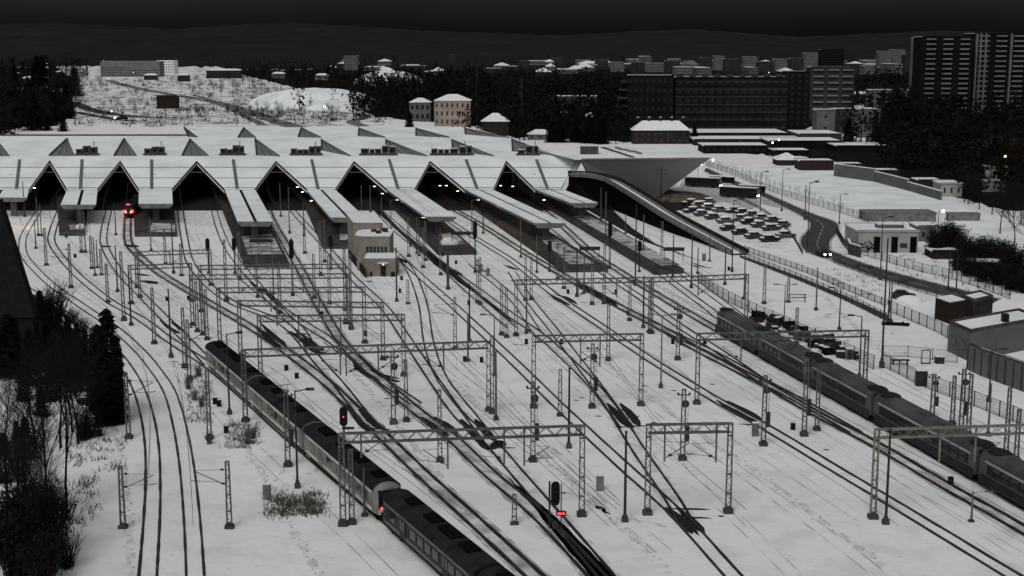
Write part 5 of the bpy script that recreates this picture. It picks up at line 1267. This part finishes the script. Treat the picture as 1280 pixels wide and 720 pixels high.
def shrub(H, label, twig='twig', n=90, name='shrub', leafy=0):
    t = thing(name, label, 'shrub', (0, 0, 0), 0); b = MB(); st = MB()
    for k in range(n):
        a = random.uniform(0, 6.28); tl = random.uniform(.05, .7); L = H * random.uniform(.5, 1.05)
        p = Vector((random.gauss(0, .12 * H), random.gauss(0, .12 * H), 0)); d = Vector((math.cos(a) * math.sin(tl), math.sin(a) * math.sin(tl), math.cos(tl)))
        q = p + d * L * .55; r = q + (d + Vector((random.gauss(0, .25), random.gauss(0, .25), .1))) * L * .5
        (st if k % 6 == 0 else b).tube(p, q, .02 + .004 * H, .015, 3); b.tube(q, r, .016, .006, 3)
        for _ in range(4): s = q.lerp(r, random.random()); b.tube(s, s + Vector((random.gauss(0, .13), random.gauss(0, .13), random.uniform(.05, .3))) * H * .6, .010, .005, 3)
        for _ in range(leafy * 3):
            s = p.lerp(r, random.uniform(.3, 1)) + Vector((random.gauss(0, .1), random.gauss(0, .1), random.gauss(0, .1))) * H * .6; e = Vector((random.gauss(0, 1), random.gauss(0, 1), random.gauss(0, 1))).normalized() * .07; f = Vector((random.gauss(0, 1), random.gauss(0, 1), random.gauss(0, 1))).normalized() * .05
            b.face([s - e, s + f, s + e, s - f])
    st.build('stems', 'bark', t); b.build('twigs', twig, t); return t
BT = [Stock(bare_tree(10, 'bare dark tree')), Stock(bare_tree(10, 'bare dark tree', dense=1.15)), Stock(bare_tree(10, 'frosted bare tree', 'twig_snow'))]
CF = [Stock(conifer(12, 3.0, 'dark spruce', 2200)), Stock(conifer(12, 2.6, 'dark spruce', 1800)), Stock(conifer(12, 1.9, 'columnar dark conifer', 2600, slim=.33))]
PL = Stock(bare_tree(4, 'slender sapling', 'twig', depth=2, dense=.8, name='sapling'))
SB = [Stock(shrub(2, 'bare twiggy bush')), Stock(shrub(2, 'frosted twiggy bush', 'twig_snow')), Stock(shrub(2, 'dense dark bush', 'twig', 120, leafy=9))]
def plant(st, x, yb, yt, H0, wide=1.0, group=None):
    P = G(x, yb); h = U(x, yt, P.y).z; k = h / H0; st.put(P, random.uniform(0, 6.28), None, (k * wide, k * wide, k), True, group)
# the big dark spruce and the thicket at the left
for x, yb, yt, w in [(140, 528, 384, .78), (128, 522, 404, .75), (150, 526, 418, .62), (121, 515, 415, .7), (146, 530, 440, .7), (132, 532, 432, .75)]: plant(CF[2], x, yb, yt, 12, w, 'columnar conifers by the curved tracks')
for x, yb, yt, w in [(52, 412, 362, 1.2), (62, 424, 374, 1.2), (74, 434, 384, 1.1), (86, 444, 392, 1.1), (98, 452, 402, 1.1), (108, 460, 410, 1.0), (40, 440, 384, 1.3), (28, 452, 390, 1.4), (14, 470, 390, 1.4), (60, 462, 402, 1.2), (80, 470, 410, 1.1), (100, 478, 424, 1.0), (22, 560, 525, 1.3), (34, 572, 520, 1.2), (8, 600, 540, 1.4), (40, 480, 410, 1.2), (30, 500, 455, 1.1), (52, 520, 470, .9), (64, 500, 440, 1.0)]: plant(CF[1], x, yb, yt, 12, w, 'spruces in the dark left thicket')
for x, yb, yt, w in [(84, 640, 420, .5), (60, 655, 450, .6), (98, 555, 430, .8), (108, 548, 455, .7), (34, 650, 480, .7), (22, 690, 510, .7), (56, 720, 540, .6), (12, 660, 470, .8), (44, 560, 430, .9), (76, 560, 425, .8), (40, 700, 560, .8), (90, 540, 420, .8)]: plant(BT[random.randrange(2)], x, yb, yt, 10, w, 'bare trees in the lower left corner')
for x, yb, yt, w in [(30, 640, 570, 1.1), (40, 610, 545, 1.0), (22, 620, 550, 1.1)]: plant(BT[2], x, yb, yt, 10, w, 'bare trees in the lower left corner')
for x, yb, yt, w in [(72, 396, 352, .9), (60, 388, 362, .9), (90, 404, 384, 1), (104, 416, 394, 1), (118, 428, 404, 1)]: plant(SB[0], x, yb, yt, 2, w, 'bushes beside the curved tracks')
for x, yb, yt, w in [(112, 546, 505, .8), (104, 550, 512, .8), (124, 545, 522, .8), (72, 690, 625, .6), (60, 665, 600, .7), (44, 700, 610, .8), (26, 720, 640, .9), (84, 710, 655, .7), (66, 640, 592, .7), (82, 650, 612, .7), (16, 700, 620, .9), (56, 730, 670, .8)]: plant(SB[2 if yb > 630 and x < 60 else 0], x, yb, yt, 2, w, 'bushes in the lower left corner')
# right: the dark wood and the big bare tree by the road
for i in range(46):
    x = random.uniform(1085, 1300); yb = random.uniform(176, 214) + max(0, (x - 1180)) * .38; hh = random.uniform(26, 50)
    if x < 1140 and yb > 200: continue
    plant(BT[random.randrange(2)] if i % 3 else CF[1], x, yb, yb - hh, 10 if i % 3 else 12, random.uniform(.9, 1.4), 'trees of the dark wood at right')
for x, yb, yt, w in [(1268, 308, 240, .9), (1284, 330, 250, .9), (1250, 292, 232, .9), (1276, 282, 225, .9), (1240, 268, 222, 1), (1224, 262, 220, 1), (1210, 256, 215, 1)]: plant(BT[1], x, yb, yt, 10, w, 'bare trees at the right edge')
for x, yb, yt, w in [(1180, 318, 280, 1.), (1192, 318, 284, 1), (1170, 320, 292, .9), (1204, 322, 296, 1), (1216, 330, 300, 1.2), (1232, 326, 298, 1.2), (1250, 330, 302, 1.2), (1268, 345, 310, 1.3), (1210, 345, 322, 1.2), (1228, 352, 326, 1.2), (1246, 356, 330, 1.2), (1264, 362, 334, 1.2), (1282, 366, 336, 1.2), (1196, 338, 318, 1)]: plant(SB[2], x, yb, yt, 2, w, 'dark bushes right of the white garage building')
for x, yb, yt in [(1162, 186, 172), (1172, 187, 174), (1180, 186, 175), (1226, 186, 170), (1236, 188, 169), (1248, 187, 170), (1258, 190, 171), (1266, 188, 172), (1216, 186, 174)]: plant(BT[2], x, yb + 22, yt + 2, 10, .8, 'frosted trees in front of the dark wood')
# saplings along the pale fence
for i in range(34):
    t_ = i / 33; x = 884 + 200 * t_; yb = 212 + 67 * t_ - 8 * math.sin(t_ * PI) * .6
    plant(PL, x + random.uniform(-1, 1), yb, yb - random.uniform(12, 17), 4, .8, 'saplings along the pale fence')
for x, yb in [(1120, 336), (1135, 340), (1152, 346), (1168, 350), (1180, 354), (1212, 372), (1232, 380), (1068, 318)]: plant(PL, x, yb, yb - 14, 4, 1, 'saplings along the road')
# hillside with bare trees at top left
for i in range(190):
    x = random.uniform(92, 475); yb = random.uniform(106, 158); 
    if x > 330 and yb < 118: continue
    if yb > 150 and x > 230: yb -= 10
    if 100 < x < 290 and abs(yb - (104 + (x - 130) * .22)) < 4: continue
    st = BT[2] if random.random() < .55 else BT[random.randrange(2)]
    plant(st, x, yb, yb - random.uniform(7, 17), 10, random.uniform(.6, 1.0), 'bare trees scattered over the snowy hillside')
for i in range(40):
    x = random.uniform(10, 95); yb = random.uniform(108, 168); plant(BT[i % 2] if i % 2 else CF[1], x, yb, yb - random.uniform(16, 40), 10, random.uniform(.9, 1.5), 'dark trees at the top left')
for x, yb, yt in [(555, 156, 130), (562, 157, 136), (512, 160, 142), (598, 165, 148), (700, 178, 150), (720, 178, 152), (736, 179, 148), (752, 180, 152), (770, 180, 150), (688, 178, 158), (782, 178, 158), (670, 172, 150), (640, 160, 138), (868, 178, 160), (1054, 178, 150), (1060, 180, 152), (1108, 178, 150)]: plant(BT[0] if x % 4 else CF[0], x, yb, yt, 10, 1.2, 'dark trees among the town houses')
for x, yb in [(236, 486), (243, 500), (248, 470), (252, 508), (310, 555), (316, 548), (262, 555)]: plant(SB[1], x, yb, yb - 16, 2, .8, 'frosted bushes beside the left train')
# far woods read as one mass
def forest(regs, n, m, seed, hpx):
    random.seed(seed); b = MB()
    for i in range(n):
        poly = random.choice(regs); x0, x1, y0, y1 = poly
        x = random.uniform(x0, x1); y = random.uniform(y0, y1)
        if any(q[0] < x < q[1] and q[2] < y < q[3] for q in AVOID): continue
        P = G(x, y); k = P.y / FOCAL; h = random.uniform(*hpx) * k * min(1.4, 700 / P.y + .4); h = max(5, min(h, 22))
        R = h * random.uniform(.18, .38); shape = random.random()
        b.tube(P, P + Vector((0, 0, h * .7)), h * .018, h * .008, 3)
        for q in range(26):
            u = random.uniform(.18, 1); prof = math.sin(PI * min(1, (u * .92 + .06))) ** .6 if shape < .7 else (1.1 - u)
            a = random.uniform(0, 6.28); rr = R * prof * math.sqrt(random.random())
            c = P + Vector((rr * math.cos(a), rr * math.sin(a), h * u)); s = h * random.uniform(.05, .12)
            d1 = Vector((random.gauss(0, 1), random.gauss(0, 1), random.gauss(0, 1))).normalized() * s; d2 = Vector((random.gauss(0, 1), random.gauss(0, 1), random.gauss(0, 1))).normalized() * s
            b.face([c - d1, c + d2, c + d1 * .8])
    return struct(b.build('forest', m), 'stuff')
forest([(370, 800, 100, 140), (440, 560, 108, 150), (560, 790, 120, 172), (600, 800, 140, 178)], 1700, 'forest', 1, (16, 30))
forest([(280, 800, 78, 106), (-40, 110, 78, 100), (300, 800, 88, 104)], 1700, 'forest', 2, (8, 16))
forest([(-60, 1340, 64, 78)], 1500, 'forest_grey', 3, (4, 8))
forest([(1060, 1350, 100, 190), (1100, 1400, 150, 225), (1190, 1400, 215, 255), (1110, 1190, 150, 215)], 1500, 'forest', 4, (20, 36))
forest([(1062, 1142, 92, 108), (800, 1060, 92, 99)], 500, 'forest', 5, (9, 15))
forest([(-60, 92, 96, 150), (-40, 70, 140, 165), (-60, 20, 150, 235)], 380, 'forest', 6, (16, 34))
forest([(864, 1010, 160, 166), (1000, 1100, 178, 196), (900, 970, 194, 200)], 200, 'forest', 8, (8, 14))
# low scrub over the hillside and the snow strips
def scrub(regs, n, m, seed, h, name='scrub'):
    random.seed(seed); b = MB()
    for i in range(n):
        x0, x1, y0, y1 = random.choice(regs); P = G(random.uniform(x0, x1), random.uniform(y0, y1))
        for q in range(7):
            d = Vector((random.gauss(0, .5), random.gauss(0, .5), random.uniform(.5, 1))) * h * random.uniform(.6, 1.2); w = h * .05
            o = Vector((random.gauss(0, h * .5), random.gauss(0, h * .5), 0)); p = P + o
            b.face([p + Vector((-w, 0, 0)), p + Vector((w, 0, 0)), p + d])
    return struct(b.build(name, m), 'stuff')
scrub([(100, 240, 100, 160), (220, 480, 118, 156), (290, 440, 110, 150)], 900, 'twig', 31, 3.0)
scrub([(92, 480, 84, 108), (240, 470, 92, 118)], 500, 'twig', 37, 4)
scrub([(330, 405, 615, 650), (345, 400, 622, 645)], 150, 'weed', 32, .8, 'dry_weeds')
scrub([(232, 262, 465, 530), (285, 320, 530, 560)], 120, 'weed', 33, .8, 'dry_weeds')
scrub([(880, 1290, 392, 480), (340, 460, 560, 650)], 60, 'weed', 34, .4, 'dry_weeds')
scrub([(1040, 1300, 318, 372)], 110, 'twig', 35, .9)
scrub([(80, 160, 548, 590), (60, 120, 590, 660)], 90, 'weed', 36, .9, 'dry_weeds')
# hillside road, embankments and the car with an orange lamp
def lane(name, pts, w, m, z):
    L_ = smoothline([G(*q) for q in pts], 8); b = MB(); up = Vector((0, 0, z)); b.strip([p + up for p in offset(L_, -w, 0, w * .15)], [p + up for p in offset(L_, w, 0, w * .15)]); return struct(b.build(name, m))
lane('hill_road', [(92, 128), (110, 136), (130, 141), (160, 145), (190, 147), (230, 147)], 5, 'asphalt', .05)
lane('hill_road', [(92, 140), (120, 145), (150, 150), (175, 152)], 3.5, 'asphalt', .056)
lane('hill_path', [(136, 100), (150, 105), (180, 112), (220, 119), (260, 126), (300, 136), (340, 150), (370, 159)], 6, 'hill_track', .062)
lane('hill_path', [(240, 118), (270, 128), (300, 142), (330, 157)], 3, 'hill_track', .068)
lane('hill_path', [(390, 135), (420, 140), (450, 143), (456, 147), (440, 152), (455, 158)], 4, 'hill_track', .074)
b = MB(); c = G(398, 136); 
o = MB().ball((0, 0, 0), 1, 20, 8, (50, 40, 14)).build('snow_hill', 'snow_roof', None, G(394, 134), True); struct(o)
o = MB().ball((0, 0, 0), 1, 20, 8, (26, 30, 7)).build('snow_hill', 'snow_roof', None, G(420, 138), True); struct(o)
o = MB().ball((0, 0, 0), 1, 20, 8, (40, 60, 16)).build('snow_hill', 'snow_roof', None, G(486, 106), True); struct(o)
c = m_car('car_dark', 'distant car with orange lamps on the hillside road', False); c.location = G(152, 150); c.rotation_euler = (0, 0, rad(200)); c.scale = (1.8, 1.8, 1.8)
c['category'] = 'car'
if 'group' in c: del c['group']
for s in (-1, 1): MB().ball((2.1, s * .5, .8), .38, 8, 5).build('orange_lamp', 'lamp_warm', c)

# ------------------------------------------------------------------ town and yard lamps that are lit
def m_townlamp(m, label):
    t = thing('street_lamp', label, 'street lamp', (0, 0, 0), 0, 'lit street lamps of the town'); MB().tube((0, 0, 0), (0, 0, 6), .1, .07, 6).build('post', 'steel_dark', t); MB().tube((0, 0, 5.9), (.9, 0, 6.1), .05, n=5).build('arm', 'steel_dark', t); MB().ball((1.0, 0, 6.0), .36, 8, 6).build('lamp_globe', m, t); return t
TW, TO = Stock(m_townlamp('lamp_white', 'lit white street lamp')), Stock(m_townlamp('lamp_warm', 'lit orange street lamp'))
for x, y in [(103, 83), (58, 79), (129, 75), (166, 92), (135, 101), (138, 148), (332, 126), (404, 141), (413, 83), (419, 84), (796, 117), (927, 153), (955, 152), (985, 125), (1001, 132), (1037, 126), (1015, 141), (1090, 135), (600, 157), (603, 156), (1250, 214), (872, 224), (887, 218), (655, 75), (698, 74), (960, 92), (881, 154), (970, 189), (962, 193), (1172, 291)]:
    D = G(x, y + 6).y; P = U(x, y, D); k = P.z / 6.0; Z = Vector((P.x - 1.0, P.y, 0)); TW.put(G(x, y + 4), 0, None, (1, 1, 1), True)
for x, y in [(520, 119), (527, 127), (530, 128), (519, 137), (547, 152), (550, 148), (583, 153), (1251, 215), (530, 124)]: TO.put(G(x, y + 4), 0, None, (1.2, 1.2, 1.1), True)
def light(name, P, e, c, r=.3):
    l = bpy.data.lights.new(name, 'POINT'); l.energy = e; l.color = c; l.shadow_soft_size = r; o = bpy.data.objects.new(name, l); col.objects.link(o); o.location = P; return o
light('villa_lamp_light', G(584, 160, 0) + Vector((0, -2, 4)), 2500, (1, .38, .2))
light('bus_bay_light', G(880, 237, 5.5), 520, (1, .72, .45))
light('bus_bay_light', G(905, 246, 7), 220, (1, .72, .45))
light('hall_light', G(36, 262, 4.5), 500, (1, .6, .25))
light('signal_box_light', G(477, 346, 2.6) + Vector((0, -.6, 0)), 25, (1, .85, .6))
light('train_lamp_light', G(160, 276, 1.5) + Vector((0, -1.5, 0)), 60, (1, .1, .05))
for x, y in [(620, 262), (640, 268), (560, 262), (655, 290), (500, 255)]: light('platform_light', G(x, y, 4.2), 150, (1, .62, .32))
# lamps hanging under the canopies and inside the hall mouths
t = None
def m_hanging():
    t = thing('hanging_lamp', 'lit lamp', 'lamp', (0, 0, 0), 0, 'lit lamps under the station roofs'); MB().box(0, 0, .25, .1, .1, .5).build('hanger', 'steel_dark', t); MB().box(0, 0, 0, .6, .2, .12).build('lamp_tube', 'lamp_white', t); return t
HL = Stock(m_hanging())
for x, y in [(43, 235), (372, 234), (378, 240), (389, 251), (468, 233), (478, 242), (550, 232), (558, 232), (572, 239), (626, 232), (641, 233), (680, 250)]: HL.put(U(x, y, D1 + 6 if y < 242 else D1 - 8))

# ------------------------------------------------------------------ sky, sun
w = bpy.data.worlds.new('World'); scene.world = w; w.use_nodes = True
nt = w.node_tree; bg = nt.nodes['Background']
sky = nt.nodes.new('ShaderNodeTexSky'); sky.sky_type = 'NISHITA'; sky.sun_disc = False; sky.sun_elevation = rad(28); sky.sun_rotation = rad(200); sky.air_density = 1; sky.dust_density = 4; sky.ozone_density = 1
hs = nt.nodes.new('ShaderNodeHueSaturation'); hs.inputs['Saturation'].default_value = .24
nt.links.new(sky.outputs['Color'], hs.inputs['Color'])
# overcast: dull near the horizon, bright overhead, broken by soft cloud
tc = nt.nodes.new('ShaderNodeTexCoord'); sx = nt.nodes.new('ShaderNodeSeparateXYZ'); nt.links.new(tc.outputs['Generated'], sx.inputs[0])
rp = nt.nodes.new('ShaderNodeValToRGB'); rp.color_ramp.elements[0].position = 0; rp.color_ramp.elements[0].color = (.10, .10, .10, 1); rp.color_ramp.elements[1].position = .75; rp.color_ramp.elements[1].color = (1, 1, 1, 1)
e = rp.color_ramp.elements.new(.2); e.color = (.42, .42, .42, 1)
nt.links.new(sx.outputs['Z'], rp.inputs['Fac'])
cl = nt.nodes.new('ShaderNodeTexNoise'); cl.inputs['Scale'].default_value = 3; cl.inputs['Detail'].default_value = 6
mp = nt.nodes.new('ShaderNodeMapping'); mp.inputs['Scale'].default_value = (1, 1, 5); nt.links.new(tc.outputs['Generated'], mp.inputs['Vector']); nt.links.new(mp.outputs['Vector'], cl.inputs['Vector'])
cr = nt.nodes.new('ShaderNodeValToRGB'); cr.color_ramp.elements[0].position = .3; cr.color_ramp.elements[0].color = (.7, .7, .71, 1); cr.color_ramp.elements[1].position = .7
nt.links.new(cl.outputs['Fac'], cr.inputs['Fac'])
def mulc(a, b):
    m = nt.nodes.new('ShaderNodeMix'); m.data_type = 'RGBA'; m.blend_type = 'MULTIPLY'; m.inputs[0].default_value = 1; nt.links.new(a, m.inputs[6]); nt.links.new(b, m.inputs[7]); return m.outputs[2]
nt.links.new(mulc(mulc(hs.outputs['Color'], rp.outputs['Color']), cr.outputs['Color']), bg.inputs['Color'])
bg.inputs['Strength'].default_value = SKY_STRENGTH if 'SKY_STRENGTH' in globals() else .14
sl = bpy.data.lights.new('sun', 'SUN'); sl.energy = .9; sl.angle = rad(25); sl.color = (1, .97, .93); so = bpy.data.objects.new('sun', sl); col.objects.link(so)
az = rad(200); el = rad(50); dirv = Vector((math.sin(az) * math.cos(el), math.cos(az) * math.cos(el), math.sin(el)))
so.rotation_euler = dirv.to_track_quat('Z', 'Y').to_euler(); sky.sun_elevation = el; sky.sun_rotation = az
vs_ = scene.view_settings; vs_.view_transform = 'Standard'; vs_.look = 'None'; vs_.gamma = 1; vs_.exposure = EXPOSURE if 'EXPOSURE' in globals() else -.54; vs_.use_curve_mapping = False

# ------------------------------------------------------------------ labels that say where each repeat stands
MARKS = [('the beige signal box', 470, 335), ('the grey commuter train', 330, 500), ('the red fronted train', 161, 270), ('the big dark spruces', 140, 450), ('the white garage building', 1110, 300), ('the road bend', 1025, 290),
 ('the car park', 920, 282), ('the cantilevered hall end', 800, 215), ('the cream villa', 565, 140), ('the long slab block', 915, 130), ('the dark tower blocks', 1210, 100), ('the red lit front signal', 695, 635), ('the widest foreground gantry', 580, 540),
 ('the short foreground gantry', 860, 535), ('the corner gantry', 1150, 540), ('the lone middle gantry', 735, 422), ('the middle platform end', 735, 336), ('the rightmost platform end', 838, 338), ('the box-side platform end', 575, 314), ('the leftmost platform end', 90, 290),
 ('the express nose', 903, 402), ('the express train', 1130, 545), ('the scrap heaps', 1010, 420), ('the flat roofed building', 1230, 425), ('the ribbed shed', 1250, 480), ('the small dark shed', 1187, 390), ('the brick row house', 826, 170), ('the snowy hilltop', 394, 130),
 ('the steep grey roof', 30, 350), ('the longest platform canopy', 640, 262), ('the earth mound', 850, 248), ('the long grey wall', 1110, 232), ('the snowy field', 1120, 250), ('the hillside road', 160, 147), ('the rear hall roof', 450, 165), ('the top left corner', 15, 72), ('the lower left corner', 15, 650), ('the right edge', 1275, 250), ('the hall skyline mast', 652, 150), ('the tall mast by the slab', 792, 90)]
ORD = ['closest', 'second closest', 'third closest', 'fourth closest', 'fifth closest', 'sixth closest', 'seventh closest', 'eighth closest', 'ninth closest', 'tenth closest', 'eleventh closest', 'twelfth closest', 'thirteenth closest', 'fourteenth closest', 'fifteenth closest', 'sixteenth closest', 'seventeenth closest', 'eighteenth closest']
bykind = {}
for o in AUTO:
    x, y = PIX(o.location); bykind.setdefault(o['label'], []).append((o, x, y))
for base, items in bykind.items():
    rank = {}
    for nm, mx, my in MARKS:
        for rel in ('left of', 'right of', 'in front of', 'behind'):
            c = []
            for o, x, y in items:
                dx, dy = x - mx, y - my
                r = ('right of' if dx > 0 else 'left of') if abs(dx) >= abs(dy) else ('in front of' if dy > 0 else 'behind')
                if r == rel: c.append((math.hypot(dx, dy), o))
            c.sort(key=lambda q: q[0])
            for i, (d, o) in enumerate(c):
                if i < len(ORD): rank.setdefault(o.name, []).append((d + 28 * i, i, rel, nm))
    for o, x, y in items:
        if o.name not in rank: o['label'] = base + ' deep among others of its kind'
        else:
            d, i, rel, nm = min(rank[o.name]); o['label'] = '%s, %s %s %s' % (base, ORD[i], rel, nm)
